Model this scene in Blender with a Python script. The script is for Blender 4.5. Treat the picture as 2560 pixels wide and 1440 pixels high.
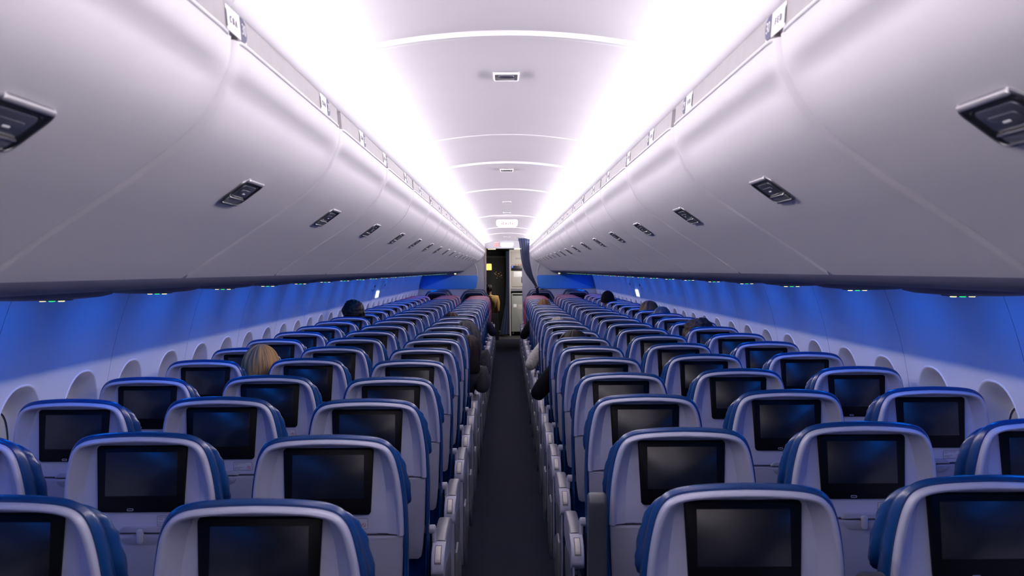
import bpy, bmesh, math, random
from math import sin, cos, pi, radians, sqrt
from mathutils import Vector, noise

random.seed(7)
for _o in list(bpy.data.objects):
    bpy.data.objects.remove(_o, do_unlink=True)
SC = bpy.context.scene
COL = SC.collection

# ------------------------------------------------------------------ camera
H = 1.63                      # eye height above the cabin floor
cam = bpy.data.cameras.new('camera')
cam_o = bpy.data.objects.new('camera', cam)
COL.objects.link(cam_o)
cam.sensor_width = 36.0
cam.lens = 36.0
cam.shift_x = 12 / 2560
cam.shift_y = -46 / 2560
cam_o.location = (0, 0, H)
cam_o.rotation_euler = (radians(90), radians(0.29), 0)
cam.clip_start = 0.05
cam.clip_end = 100
cam.dof.use_dof = True
cam.dof.focus_distance = 5.0
cam.dof.aperture_fstop = 9.0
SC.camera = cam_o

# ------------------------------------------------------------------ world, exposure
w = bpy.data.worlds.new('world')
w.use_nodes = True
w.node_tree.nodes['Background'].inputs[0].default_value = (0.02, 0.025, 0.05, 1)
w.node_tree.nodes['Background'].inputs[1].default_value = 0.3
SC.world = w
SC.view_settings.view_transform = 'Standard'
SC.view_settings.look = 'None'
SC.view_settings.exposure = 0.0
SC.view_settings.gamma = 1.0
SC.view_settings.use_curve_mapping = False

# ------------------------------------------------------------------ lamps of the cabin
Y0, Y1 = -3.0, 20.5           # rear and front end of the cabin
STRIP_L, BLUE_W = 26.0, 1.62       # radiance of the white light strips on the bins, watts of each blue wash lamp


def area(name, loc, rot, sx, sy, power, color):
    l = bpy.data.lights.new(name, 'AREA')
    l.shape = 'RECTANGLE'
    l.size, l.size_y = sx, sy
    l.energy = power
    l.color = color
    o = bpy.data.objects.new(name, l)
    o.location = loc
    o.rotation_euler = rot
    COL.objects.link(o)
    return o


for s in (-1, 1):
    y = 0.26
    while y < Y1 - 0.3:       # blue wash lamps above the windows, one per seat row
        area('wash_lamp', (s * 1.43, y, H - 0.053), (0, s * radians(-3), 0), 0.03, 0.42, BLUE_W, (0.0, 0.165, 1.0))
        y += 0.787
area('vestibule_lamp', (0.45, 23.6, H + 0.46), (radians(42), 0, 0), 0.5, 0.15, 42.0, (1.0, 0.93, 0.90))

# ------------------------------------------------------------------ materials
MATS = {}


def mat(name, color, rough=0.5, metal=0.0, emit=None, estr=0.0, noise_amt=0.0, noise_scale=60.0, bump=0.0, bump_scale=400.0, coat=0.0, spec=0.5, alpha=1.0, stretch=None):
    if name in MATS:
        return MATS[name]
    m = bpy.data.materials.new(name)
    m.use_nodes = True
    nt = m.node_tree
    b = nt.nodes['Principled BSDF']
    b.inputs['Base Color'].default_value = (*color, 1)
    b.inputs['Roughness'].default_value = rough
    b.inputs['Metallic'].default_value = metal
    b.inputs['Specular IOR Level'].default_value = spec
    if coat:
        b.inputs['Coat Weight'].default_value = coat
        b.inputs['Coat Roughness'].default_value = 0.08
    if alpha < 1:
        b.inputs['Alpha'].default_value = alpha
    if emit:
        b.inputs['Emission Color'].default_value = (*emit, 1)
        b.inputs['Emission Strength'].default_value = estr
    if noise_amt or bump:
        tc = nt.nodes.new('ShaderNodeTexCoord')
        mp = nt.nodes.new('ShaderNodeMapping')
        nt.links.new(tc.outputs['Object'], mp.inputs['Vector'])
        if stretch:
            mp.inputs['Scale'].default_value = stretch
    if noise_amt:
        n = nt.nodes.new('ShaderNodeTexNoise')
        n.inputs['Scale'].default_value = noise_scale
        n.inputs['Detail'].default_value = 6
        nt.links.new(mp.outputs[0], n.inputs['Vector'])
        r = nt.nodes.new('ShaderNodeValToRGB')
        r.color_ramp.elements[0].position = 0.3
        r.color_ramp.elements[1].position = 0.7
        r.color_ramp.elements[0].color = (*[c * (1 - noise_amt) for c in color], 1)
        r.color_ramp.elements[1].color = (*[min(1, c * (1 + noise_amt)) for c in color], 1)
        nt.links.new(n.outputs['Fac'], r.inputs[0])
        nt.links.new(r.outputs[0], b.inputs['Base Color'])
    if bump:
        n = nt.nodes.new('ShaderNodeTexNoise')
        n.inputs['Scale'].default_value = bump_scale
        n.inputs['Detail'].default_value = 3
        nt.links.new(mp.outputs[0], n.inputs['Vector'])
        bp = nt.nodes.new('ShaderNodeBump')
        bp.inputs['Strength'].default_value = bump
        bp.inputs['Distance'].default_value = 0.002
        nt.links.new(n.outputs['Fac'], bp.inputs['Height'])
        nt.links.new(bp.outputs[0], b.inputs['Normal'])
    MATS[name] = m
    return m


M_CEIL = mat('ceiling white', (0.77, 0.735, 0.785), 0.55, noise_amt=0.02, noise_scale=3)
M_RAIL = mat('rail white', (0.80, 0.78, 0.82), 0.45)
M_BIN = mat('bin plastic', (0.79, 0.765, 0.80), 0.58, spec=0.3, bump=0.04, bump_scale=900)
M_BINEDGE = mat('bin underside shade', (0.16, 0.165, 0.25), 0.5)  # darker than the bins: shade on downward faces is put into the colour
M_STRIP = mat('grey strip', (0.36, 0.345, 0.355), 0.55, noise_amt=0.05, noise_scale=30)
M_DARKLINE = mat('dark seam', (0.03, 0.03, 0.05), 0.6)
M_SEAM = mat('panel seam', (0.16, 0.16, 0.22), 0.6)
M_WALL = mat('sidewall white', (0.84, 0.82, 0.86), 0.55, noise_amt=0.015, noise_scale=4)
M_SHADE = mat('window shade', (0.70, 0.67, 0.62), 0.6)
M_SHELL = mat('seat shell', (0.46, 0.475, 0.61), 0.38, bump=0.06, bump_scale=700)
M_TRAY = mat('tray plastic', (0.29, 0.295, 0.37), 0.46, bump=0.08, bump_scale=700)
M_LEATHER = mat('blue leather', (0.005, 0.046, 0.19), 0.27, bump=0.12, bump_scale=220, spec=0.6)
M_REDLEATHER = mat('red piped leather', (0.42, 0.07, 0.11), 0.42, bump=0.12, bump_scale=220)
M_NAVY = mat('navy fabric', (0.010, 0.022, 0.065), 0.8, spec=0.2, noise_amt=0.2, noise_scale=200)
M_FCLEATHER = mat('dark navy leather', (0.02, 0.035, 0.10), 0.4)
M_BEZEL = mat('monitor bezel', (0.003, 0.003, 0.005), 0.34, spec=0.14)
M_SCREEN = mat('monitor glass', (0.010, 0.012, 0.020), 0.24, spec=0.6)
M_GREY = mat('armrest grey', (0.17, 0.17, 0.19), 0.35, bump=0.05, bump_scale=600)
M_LIGHTGREY = mat('armrest light grey', (0.38, 0.385, 0.46), 0.42)
M_CREAM = mat('cream button', (0.68, 0.63, 0.52), 0.45)
M_DARKPAD = mat('dark pad', (0.055, 0.06, 0.072), 0.4)
M_METAL = mat('brushed metal', (0.55, 0.56, 0.6), 0.28, metal=0.9)
M_CHROME = mat('chrome', (0.88, 0.87, 0.87), 0.27, metal=1.0)
M_DARKCHROME = mat('dark chrome', (0.30, 0.30, 0.32), 0.32, metal=0.9)
M_GUARD = mat('satin guard', (0.80, 0.78, 0.80), 0.3, metal=0.35)
M_BLACK = mat('black plastic', (0.008, 0.009, 0.013), 0.35)
M_PADDLE = mat('latch paddle', (0.06, 0.065, 0.10), 0.3)
M_PADDLE2 = mat('latch lever', (0.13, 0.14, 0.17), 0.35)
M_CARPET = mat('carpet', (0.020, 0.023, 0.039), 0.95, noise_amt=0.55, noise_scale=420, bump=0.6, bump_scale=700, spec=0.1)
M_PANELBLUE = mat('bulkhead blue', (0.05, 0.27, 0.90), 0.5)
M_BULK = mat('bulkhead white', (0.54, 0.535, 0.585), 0.55)
M_WHITE = mat('white print', (0.85, 0.84, 0.86), 0.5)
M_INKBLUE = mat('ink blue', (0.045, 0.05, 0.12), 0.5)
M_INK = mat('ink grey', (0.10, 0.10, 0.14), 0.6)
M_RED = mat('ink red', (0.50, 0.05, 0.07), 0.5)
M_SIGNINK = mat('sign ink', (0.30, 0.10, 0.11), 0.6)
M_PLACARD = mat('placard', (0.52, 0.53, 0.62), 0.4)
M_EMWHITE = mat('lit sign white', (0.9, 0.9, 0.9), 0.4, emit=(1, 0.98, 1.0), estr=0.9)
M_EMSIGN2 = mat('lit exit marker', (0.9, 0.9, 0.9), 0.4, emit=(0.86, 0.93, 1.0), estr=1.3)
M_EMRED = mat('lit sign red', (0.8, 0.3, 0.3), 0.4, emit=(1.0, 0.35, 0.33), estr=0.35)
M_EMGREEN = mat('green indicator', (0.05, 0.5, 0.15), 0.4, emit=(0.03, 0.85, 0.22), estr=1.6)
M_EMYELLOW = mat('yellow indicator', (0.8, 0.75, 0.4), 0.4, emit=(1.0, 0.95, 0.5), estr=1.3)
M_EMAMBER = mat('amber lamp', (0.9, 0.6, 0.1), 0.4, emit=(1.0, 0.63, 0.12), estr=1.5)
M_EMWARM = mat('warm lamp', (0.9, 0.8, 0.6), 0.4, emit=(1.0, 0.8, 0.6), estr=1.0)
M_EMSPECK = mat('orange glow speck', (0.6, 0.3, 0.1), 0.4, emit=(1.0, 0.5, 0.18), estr=0.22)
M_EMBLUE = mat('blue indicator', (0.05, 0.1, 0.8), 0.4, emit=(0.05, 0.1, 1.0), estr=1.2)
M_GALLEY = mat('galley beige', (0.50, 0.46, 0.43), 0.5)
M_CART = mat('cart grey', (0.30, 0.31, 0.29), 0.5)
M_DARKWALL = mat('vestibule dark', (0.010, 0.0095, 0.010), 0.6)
M_CURTAIN = mat('curtain blue', (0.008, 0.025, 0.11), 0.75, alpha=0.94)
M_CURTAIN2 = mat('curtain navy', (0.03, 0.045, 0.10), 0.8)
M_SKIN = mat('skin', (0.42, 0.26, 0.19), 0.5)
M_SKIN2 = mat('skin dark', (0.13, 0.065, 0.045), 0.5)


# ------------------------------------------------------------------ helpers
def mk(verts, faces, m, smooth=True, angle=35, mats=None, fmat=None, name='mesh'):
    me = bpy.data.meshes.new(name)
    me.from_pydata([tuple(v) for v in verts], [], faces)
    for mm in (mats or [m]):
        me.materials.append(mm)
    if fmat:
        for p, i in zip(me.polygons, fmat):
            p.material_index = i
    bm = bmesh.new()
    bm.from_mesh(me)
    bmesh.ops.remove_doubles(bm, verts=bm.verts, dist=1e-6)
    bmesh.ops.recalc_face_normals(bm, faces=bm.faces)
    bm.to_mesh(me)
    bm.free()
    if smooth:
        for p in me.polygons:
            p.use_smooth = True
        me.set_sharp_from_angle(angle=radians(angle))
    return me


def put(name, me, parent=None, loc=(0, 0, 0), rot=None, **props):
    o = bpy.data.objects.new(name, me)
    COL.objects.link(o)
    o.location = loc
    if rot:
        o.rotation_euler = rot
    if parent:
        o.parent = parent
    for k, v in props.items():
        o[k] = v
    return o


def thing(name, label, cat, loc=(0, 0, 0), group=None, rot=None):
    o = put(name, None, None, loc, rot, label=label, category=cat)
    if group:
        o['group'] = group
    return o


class G:
    """collects vertices and faces of one part"""

    def __init__(self):
        self.v, self.f, self.fm = [], [], []

    def add(self, vs, fs, mi=0):
        o = len(self.v)
        self.v += [tuple(p) for p in vs]
        self.f += [tuple(i + o for i in q) for q in fs]
        self.fm += [mi] * len(fs)

    def grid(self, rows, close_u=False, mi=0):
        n = len(rows[0])
        vs = [p for r in rows for p in r]
        fs = []
        for i in range(len(rows) - 1):
            for j in range(n - (0 if close_u else 1)):
                k = (j + 1) % n
                fs.append((i * n + j, i * n + k, (i + 1) * n + k, (i + 1) * n + j))
        self.add(vs, fs, mi)

    def poly(self, pts, mi=0):
        self.add(pts, [tuple(range(len(pts)))], mi)

    def box(self, x0, x1, y0, y1, z0, z1, mi=0):
        vs = [(x, y, z) for x in (x0, x1) for y in (y0, y1) for z in (z0, z1)]
        self.add(vs, [(0, 1, 3, 2), (4, 6, 7, 5), (0, 4, 5, 1), (2, 3, 7, 6), (0, 2, 6, 4), (1, 5, 7, 3)], mi)

    def tube(self, pts, radii, n=10, mi=0, cap=True):
        rows = []
        for i, p in enumerate(pts):
            p = Vector(p)
            a = Vector(pts[max(0, i - 1)])
            b = Vector(pts[min(len(pts) - 1, i + 1)])
            t = (b - a).normalized()
            u = t.cross(Vector((0, 0, 1)))
            if u.length < 1e-3:
                u = t.cross(Vector((0, 1, 0)))
            u.normalize()
            v = t.cross(u)
            r = radii[i] if isinstance(radii, (list, tuple)) else radii
            rows.append([p + (u * cos(2 * pi * k / n) + v * sin(2 * pi * k / n)) * r for k in range(n)])
        self.grid(rows, True, mi)
        if cap:
            self.poly(rows[0], mi)
            self.poly(list(reversed(rows[-1])), mi)

    def plate(self, outline, fn, d0, d1, bev=0.003, mi=0, inset=None, back=True):
        """outline [(a,b)] closed; fn(a,b,d)->xyz; a solid slab from depth d0 to d1 with a bevelled front edge"""
        cx = sum(p[0] for p in outline) / len(outline)
        cy = sum(p[1] for p in outline) / len(outline)

        def ins(k):
            n = len(outline)
            out = []
            for i in range(n):
                a, b, c = outline[i - 1], outline[i], outline[(i + 1) % n]
                tx, ty = c[0] - a[0], c[1] - a[1]
                L = sqrt(tx * tx + ty * ty) or 1
                nx, ny = ty / L, -tx / L
                if nx * (b[0] - cx) + ny * (b[1] - cy) < 0:
                    nx, ny = -nx, -ny
                out.append((b[0] - nx * k, b[1] - ny * k))
            return out
        sg = 1 if d1 > d0 else -1
        rings = [(outline, d0), (outline, d1 - sg * bev), (ins(bev * 0.3), d1 - sg * bev * 0.3), (ins(bev), d1)]
        rows = [[fn(a, b, d) for a, b in ol] for ol, d in rings]
        self.grid(rows, True, mi)
        self.poly(rows[-1], mi)
        if back:
            self.poly(list(reversed(rows[0])), mi)

    def mesh(self, m, name='mesh', **k):
        mats = m if isinstance(m, (list, tuple)) else [m]
        return mk(self.v, self.f, mats[0], mats=mats, fmat=None if len(mats) == 1 else self.fm, name=name, **k) if len(mats) == 1 else mkm(self, mats, name, **k)


def mkm(g, mats, name, smooth=True, angle=35):
    me = bpy.data.meshes.new(name)
    me.from_pydata(g.v, [], g.f)
    for mm in mats:
        me.materials.append(mm)
    for p, i in zip(me.polygons, g.fm):
        p.material_index = i
    bm = bmesh.new()
    bm.from_mesh(me)
    bmesh.ops.remove_doubles(bm, verts=bm.verts, dist=1e-6)
    bmesh.ops.recalc_face_normals(bm, faces=bm.faces)
    bm.to_mesh(me)
    bm.free()
    if smooth:
        for p in me.polygons:
            p.use_smooth = True
        me.set_sharp_from_angle(angle=radians(angle))
    return me


def rrect(x0, x1, y0, y1, r, n=5, taper=0.0):
    """rounded rectangle outline; taper widens the y1 side"""
    pts = []
    for cx, cy, a0 in ((x1 - r, y1 - r, 0), (x0 + r, y1 - r, 90), (x0 + r, y0 + r, 180), (x1 - r, y0 + r, 270)):
        for k in range(n + 1):
            a = radians(a0 + 90 * k / n)
            pts.append((cx + r * cos(a), cy + r * sin(a)))
    if taper:
        mx = (x0 + x1) / 2
        pts = [(mx + (x - mx) * (1 + taper * (y - y0) / (y1 - y0)), y) for x, y in pts]
    return pts


def catmull(P, k):
    out = []
    n = len(P)
    for i in range(n - 1):
        p0, p1, p2, p3 = P[max(0, i - 1)], P[i], P[i + 1], P[min(n - 1, i + 2)]
        for j in range(k):
            t = j / k
            out.append(tuple(0.5 * (2 * b + (c - a) * t + (2 * a - 5 * b + 4 * c - d) * t * t + (3 * b - a - 3 * c + d) * t ** 3) for a, b, c, d in zip(p0, p1, p2, p3)))
    out.append(tuple(P[-1]))
    return out


def text_mesh(txt, size, m, extrude=0.0003, align='CENTER', spacing=1.0, bold=0.0):
    c = bpy.data.curves.new('lettering', 'FONT')
    c.body = txt
    c.size = size
    c.extrude = extrude
    c.offset = bold
    c.align_x = align
    c.align_y = 'CENTER'
    c.space_character = spacing
    c.resolution_u = 3
    o = bpy.data.objects.new('lettering', c)
    COL.objects.link(o)
    me = bpy.data.meshes.new_from_object(o.evaluated_get(bpy.context.evaluated_depsgraph_get()))
    bpy.data.objects.remove(o)
    bpy.data.curves.remove(c)
    me.materials.clear()
    me.materials.append(m)
    return me


def remap(me, fn):
    for v in me.vertices:
        v.co = fn(*v.co)
    return me


ORD = ['first', 'second', 'third', 'fourth', 'fifth', 'sixth', 'seventh', 'eighth', 'ninth', 'tenth', 'eleventh', 'twelfth', 'thirteenth', 'fourteenth', 'fifteenth',
       'sixteenth', 'seventeenth', 'eighteenth', 'nineteenth', 'twentieth', 'twenty-first', 'twenty-second', 'twenty-third', 'twenty-fourth', 'twenty-fifth', 'twenty-sixth']
SIDE = {-1: 'left', 1: 'right'}


def smooth01(t):
    t = max(0.0, min(1.0, t))
    return t * t * (3 - 2 * t)


# ------------------------------------------------------------------ the setting: floor
g = G()
g.box(-1.62, 1.62, Y0, Y1 + 3.5, -0.05, 0.0)
put('floor', g.mesh(M_CARPET, smooth=False), kind='structure', label='dark charcoal carpet of the aisle')
g = G()
g.box(-1.75, 1.75, Y1 + 3.5, 27.0, -0.05, 0.001)
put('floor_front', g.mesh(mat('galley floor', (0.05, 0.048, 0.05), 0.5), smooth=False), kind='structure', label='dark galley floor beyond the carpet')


# ------------------------------------------------------------------ ceiling
def ceil_z(x):
    return H + 0.58 - 0.296 * x * x


xs = [-0.66 + 1.32 * i / 40 for i in range(41)]
g = G()
g.grid([[(x, y, ceil_z(x)) for x in xs] for y in (Y0, 2, 6, 10, 14, Y1)])
for s in (-1, 1):                       # closed back of the cove
    g.grid([[(s * 0.66, y, ceil_z(0.66)), (s * 0.67, y, H + 0.42), (s * 0.66, y, H + 0.385), (s * 0.445, y, H + 0.385)] for y in (Y0, 6, 12, Y1)])
put('ceiling', g.mesh(M_CEIL), kind='structure', label='arched white cabin ceiling')

SEAMS = [(-0.4, 1.0), (2.485, 1.0), (4.38, 0.35), (5.48, 1.0), (7.31, 0.8), (10.8, 0.9), (13.9, 0.9), (16.1, 0.9)]
for i, (y, a) in enumerate(SEAMS):      # cross battens where two ceiling panels meet
    g = G()
    h_ = 0.011 * a
    prof = [(y - 0.006, 0.003), (y, -h_ * 0.4), (y + 0.003, -h_), (y + 0.02, -h_), (y + 0.09, 0.002)]
    g.grid([[(x * 0.9, py, ceil_z(x * 0.9) + dz) for x in xs] for py, dz in prof])
    put('trim_%d' % (i + 1), g.mesh(M_RAIL), kind='structure', label='curved batten across the ceiling')

# ------------------------------------------------------------------ bins
PITCH_B = 1.047
B0 = 1.64
PA = [(.436, .372), (.4365, .362), (.438, .347), (.4435, .331), (.455, .316), (.463, .302), (.469, .282), (.480, .258), (.498, .232), (.528, .203), (.568, .172), (.625, .132), (.69, .090), (.765, .040), (.815, .005), (.85, -.0185)]
PB = [(.436, .372), (.4365, .362), (.4375, .347), (.440, .331), (.445, .316), (.452, .302), (.461, .282), (.474, .258), (.495, .232), (.526, .203), (.568, .172), (.625, .132), (.69, .090), (.765, .040), (.815, .005), (.85, -.0185)]
CA, CB = catmull(PA, 3), catmull(PB, 3)


def pnormal(P, i):
    a, b = P[max(0, i - 1)], P[min(len(P) - 1, i + 1)]
    tx, tz = b[0] - a[0], b[1] - a[1]
    L = sqrt(tx * tx + tz * tz)
    return (tz / L, -tx / L)            # pointing to the aisle / down


def prof_at(x):
    for i in range(len(CA) - 1):
        if CA[i][0] <= x <= CA[i + 1][0] and i > 12:
            t = (x - CA[i][0]) / (CA[i + 1][0] - CA[i][0])
            n = pnormal(CA, i)
            return CA[i][1] + t * (CA[i + 1][1] - CA[i][1]), n
    return 0.0, (0, -1)


def bin_door(s):
    L = PITCH_B
    ys = [0.0, 0.0015, 0.004, 0.009, 0.016, 0.03, 0.05, 0.075, 0.10, 0.14, 0.2, 0.35, L / 2]
    ys = [(y, y) for y in ys] + [(L - y, y) for y in reversed(ys[:-1])]
    rows = []
    for y, e in ys:
        cr = smooth01((e - 0.015) / 0.085)
        back = 0.016 * (1 - smooth01(e / 0.016)) ** 1.0
        if e == 0:
            back = 0.03
        row = []
        for i in range(len(CA)):
            x = CB[i][0] + (CA[i][0] - CB[i][0]) * cr
            z = CB[i][1] + (CA[i][1] - CB[i][1]) * cr
            n = pnormal(CB, i)
            row.append((s * (x - n[0] * back), y - L / 2, H + z - n[1] * back))
        rows.append(row)
    g = G()
    g.grid(rows)
    top = [[(r[0][0], r[0][1], r[0][2]), (r[0][0] + s * 0.012, r[0][1], r[0][2] + 0.002), (s * 0.47, r[0][1], r[0][2])] for r in rows]
    g.grid(top)
    return g.mesh(M_BIN, 'door', angle=50)


def latch_frame(s):
    """surface frame on the door at the latch: a along the cabin, b down the door, d out of the surface"""
    x0 = 0.572
    z0, n = prof_at(x0)
    tb = (-n[1], n[0])                 # down along the profile
    if tb[0] < 0:
        tb = (-tb[0], -tb[1])

    def fn(a, b, d):
        return (s * (x0 + tb[0] * b + n[0] * d), a + 0.045, H + z0 + tb[1] * b + n[1] * d)
    return fn


def ring(g, ol, fn, secs, mi=0):
    """sweeps a small section (inset, depth) round an outline"""
    cx = sum(p[0] for p in ol) / len(ol)
    cy = sum(p[1] for p in ol) / len(ol)
    rows = []
    for k, d in secs:
        n = len(ol)
        r = []
        for i in range(n):
            a, b, c = ol[i - 1], ol[i], ol[(i + 1) % n]
            tx, ty = c[0] - a[0], c[1] - a[1]
            L = sqrt(tx * tx + ty * ty) or 1
            nx, ny = ty / L, -tx / L
            if nx * (b[0] - cx) + ny * (b[1] - cy) < 0:
                nx, ny = -nx, -ny
            r.append(fn(b[0] - nx * k, b[1] - ny * k, d))
        rows.append(r)
    g.grid(rows, True, mi)


def latch_meshes(s):
    fn = latch_frame(s)
    ol = rrect(-0.072, 0.072, -0.039, 0.039, 0.017, 6)
    rim = G()
    ring(rim, ol, fn, [(-0.003, -0.0005), (-0.0025, 0.0025), (-0.0005, 0.0042), (0.0015, 0.0035), (0.003, -0.001)])
    crest = G()                         # bright finger guard along the upper edge
    crest.plate(rrect(-0.063, 0.063, -0.0415, -0.0335, 0.0038, 4), fn, -0.001, 0.0062, 0.0025)
    well = G()
    ring(well, ol, fn, [(0.003, 0.0035), (0.008, 0.0024), (0.013, 0.0014)])
    well.poly([fn(a * 0.84, b * 0.66, 0.0014) for a, b in ol])
    pad = G()
    pad.plate(rrect(-0.049, 0.049, -0.024, 0.013, 0.009, 4), fn, 0.001, 0.0042, 0.002)
    pad.plate(rrect(-0.034, 0.034, -0.012, 0.010, 0.007, 4), fn, 0.004, 0.0054, 0.001)
    lev = G()
    lev.plate(rrect(-0.051, 0.051, 0.0165, 0.033, 0.006, 4), fn, 0.001, 0.0052, 0.002)
    edge = G()
    edge.plate(rrect(-0.051, 0.051, 0.0145, 0.0172, 0.001, 2), fn, 0.001, 0.0068, 0.0008)
    edge.plate(rrect(-0.053, 0.053, 0.0335, 0.0362, 0.001, 2), fn, 0.001, 0.0058, 0.0008)
    dash = G()
    dash.plate(rrect(-0.009, 0.009, -0.0025, 0.0012, 0.0015, 3), fn, 0.004, 0.0062, 0.0005)
    return [('latch_rim', rim.mesh(M_DARKCHROME)), ('finger_guard', crest.mesh(M_GUARD)), ('latch_paddle', pad.mesh(M_PADDLE)), ('latch_lever', lev.mesh(M_PADDLE2)), ('lever_edge', edge.mesh(M_CHROME)), ('paddle_mark', dash.mesh(M_WHITE))], well.mesh(M_BLACK)


def rail_strip(s):
    g = G()
    L = PITCH_B / 2 - 0.03
    pr = [(.452, .376), (.4375, .377), (.437, .380), (.4405, .420), (.4425, .4215)]
    rows = [[(s * x, y, H + z) for x, z in pr] for y in (-L, L)]
    g.grid(rows)
    for r in rows:
        g.poly(r + [(s * .455, r[0][1], H + .42)])
    return g.mesh(M_STRIP)


def hinge_lip(s):
    """the white piped edge on top of each door"""
    g = G()
    L = PITCH_B / 2 - 0.012
    pts, rad = [], []
    for k in range(33):
        y = -L + 2 * L * k / 32
        e = min(y + L, L - y)
        dz = 0.004 * (1 - smooth01(e / 0.05)) - 0.001
        pts.append((s * (0.4355 + 0.008 * (1 - smooth01(e / 0.03))), y, H + 0.3735 - dz))
        rad.append(0.0034)
    g.tube(pts, rad, 8)
    return g.mesh(M_RAIL)


BINM = {}
for s in (-1, 1):
    subs, well = latch_meshes(s)
    BINM[s] = (bin_door(s), well, subs, rail_strip(s), hinge_lip(s))

bins_by_side = {-1: [], 1: []}
for s in (-1, 1):
    door, well, subs, strip, lip = BINM[s]
    cnt = 0
    for k in range(-2, 18):
        yc = B0 + PITCH_B * (k + 0.5)
        vis = k >= -1
        if k == -2:
            where = 'above the camera'
        elif k == 17:
            where = 'last one, against the front bulkhead'
        elif k == -1:
            where = 'nearest one, cut by the photo edge'
        else:
            where = '%s from the camera' % ORD[k + 1]
        t = thing('overhead_bin', 'white closed overhead bin on the %s side, %s' % (SIDE[s], where), 'overhead bin', (0, yc, 0), 'overhead bins along the %s side' % SIDE[s])
        put('door', door, t)
        l_ = put('latch', well, t, label='black recessed latch with chrome rim')
        for nm, me in subs:
            put(nm, me, l_)
        put('grey_strip', strip, t, label='grey strip along the top of the bin')
        put('piped_edge', lip, t)
        bins_by_side[s].append((k, yc, t))

# rail cover on top of bins, underside rail
for s in (-1, 1):
    g = G()
    pr = catmull([(.455, .421), (.444, .4225), (.4375, .43), (.432, .442), (.4295, .452), (.4305, .459), (.436, .4635), (.447, .4635), (.453, .456)], 3)
    edges = [Y0] + [B0 + PITCH_B * k for k in range(-4, 19)]
    for a, b in zip(edges, edges[1:]):
        a2, b2 = a + 0.0008, b - 0.0008
        g.grid([[(s * x, y, H + z) for x, z in pr] for y in (a2, b2)])
    g.box(min(s * .452, s * .46), max(s * .452, s * .46), Y0, Y1, H + 0.37, H + 0.462)
    put('trim_rail_%s' % SIDE[s], g.mesh(M_RAIL), kind='structure', label='white cove rail above the bins')
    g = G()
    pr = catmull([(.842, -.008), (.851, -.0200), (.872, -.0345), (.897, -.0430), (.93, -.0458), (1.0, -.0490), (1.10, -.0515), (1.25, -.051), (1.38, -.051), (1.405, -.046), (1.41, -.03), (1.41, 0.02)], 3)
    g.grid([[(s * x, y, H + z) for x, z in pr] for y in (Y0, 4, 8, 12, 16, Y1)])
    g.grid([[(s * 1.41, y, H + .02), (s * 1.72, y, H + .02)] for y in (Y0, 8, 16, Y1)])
    put('trim_underside_%s' % SIDE[s], g.mesh(M_BINEDGE), kind='structure', label='underside rail below the bins, shade painted in')

# long white light strips between the rail and the ceiling: the main light of the cabin
M_TUBE = mat('light strip', (0.9, 0.9, 0.9), 0.5, emit=(1.0, 0.935, 0.975), estr=STRIP_L)
for s in (-1, 1):
    g = G()
    pr = [(.4465, .463), (.4485, .480), (.4545, .497), (.464, .512)]
    g.grid([[(s * x, Y0 + (Y1 - 0.2 - Y0) * k / 24, H + z) for x, z in pr] for k in range(25)])
    put('light_strip', g.mesh(M_TUBE), label='long glowing white light strip running above the %s bins' % SIDE[s], category='light strip', group='ceiling light strips')

# row placards on the grey strips
LABY = [1.66, 2.47, 3.11, 3.69]
while LABY[-1] < 17:
    LABY.append(LABY[-1] + 0.745)


def placard_meshes(s, num):
    L2, z0, z1 = 0.060, 0.379, 0.4195

    def fn(a, b, d):                    # a along reading direction, b up 0..1, d towards the aisle
        zz = z0 + (z1 - z0) * b
        xx = 0.437 + 0.0035 * (zz - .38) / .04
        return (s * (xx - 0.0006 - d), -s * a, H + zz)
    base, blk = G(), G()
    base.plate(rrect(-L2, L2, 0, 1, 0.012, 3), fn, 0, 0.0008, 0.0002)
    q = 1 if s < 0 else -1              # number block at the far end
    # rounded block
    pts = []
    for k in range(9):
        a = radians(-90 + 180 * k / 8)
        pts.append((q * (0.045 + 0.020 * cos(a)), 0.5 + 0.5 * sin(a)))
    pts += [(q * 0.026, 1.0), (q * 0.026, 0.0)]
    blk.plate(pts, fn, 0.0006, 0.0014, 0.0002)
    bar = G()
    bar.plate([(-q * 0.0605, 0.12), (-q * 0.0605, 0.8), (-q * 0.056, 0.7), (-q * 0.056, 0.12)], fn, 0.0006, 0.0014, 0.0002)
    let = text_mesh('CBA' if s < 0 else 'FED', 0.0155, M_INK, spacing=1.9)
    remap(let, lambda x, y, z: fn(x - q * 0.018, 0.5 + y / 0.0405, 0.0014 + z))
    nm = text_mesh(str(num), 0.0265, M_WHITE)
    remap(nm, lambda x, y, z: fn(x * 0.95 + q * 0.0445, 0.5 + y / 0.0405, 0.0019 + z))
    return base.mesh(M_WHITE, smooth=False), blk.mesh(M_INKBLUE, smooth=False), let, nm, bar.mesh(M_INKBLUE, smooth=False)


for s in (-1, 1):
    for i, y in enumerate(LABY[:14]):
        num = 30 - i
        a, b, c, d, e = placard_meshes(s, num)
        t = put('row_placard', a, None, (0, y, 0), label='white and blue row placard reading %s, %s side rail' % (('CBA %d' if s < 0 else '%d FED') % num, SIDE[s]), category='row placard', group='row placards on the %s bins' % SIDE[s])
        put('number_block', b, t, label='navy block')
        put('seat_letters', c, t)
        put('row_number', d, t)
        put('edge_bar', e, t)

# ------------------------------------------------------------------ sidewalls with windows
ZC, RW = -0.748, 1.803                   # centre height (relative to the eye) and radius of the lining


def wall_x(z):                          # z relative to the eye
    return sqrt(max(0.01, RW * RW - (z - ZC) ** 2))


WP = 0.5463
WT, WB = -0.412, -0.92                  # top and bottom of the window surround
WY0 = 3.746 - WP * 8


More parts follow.
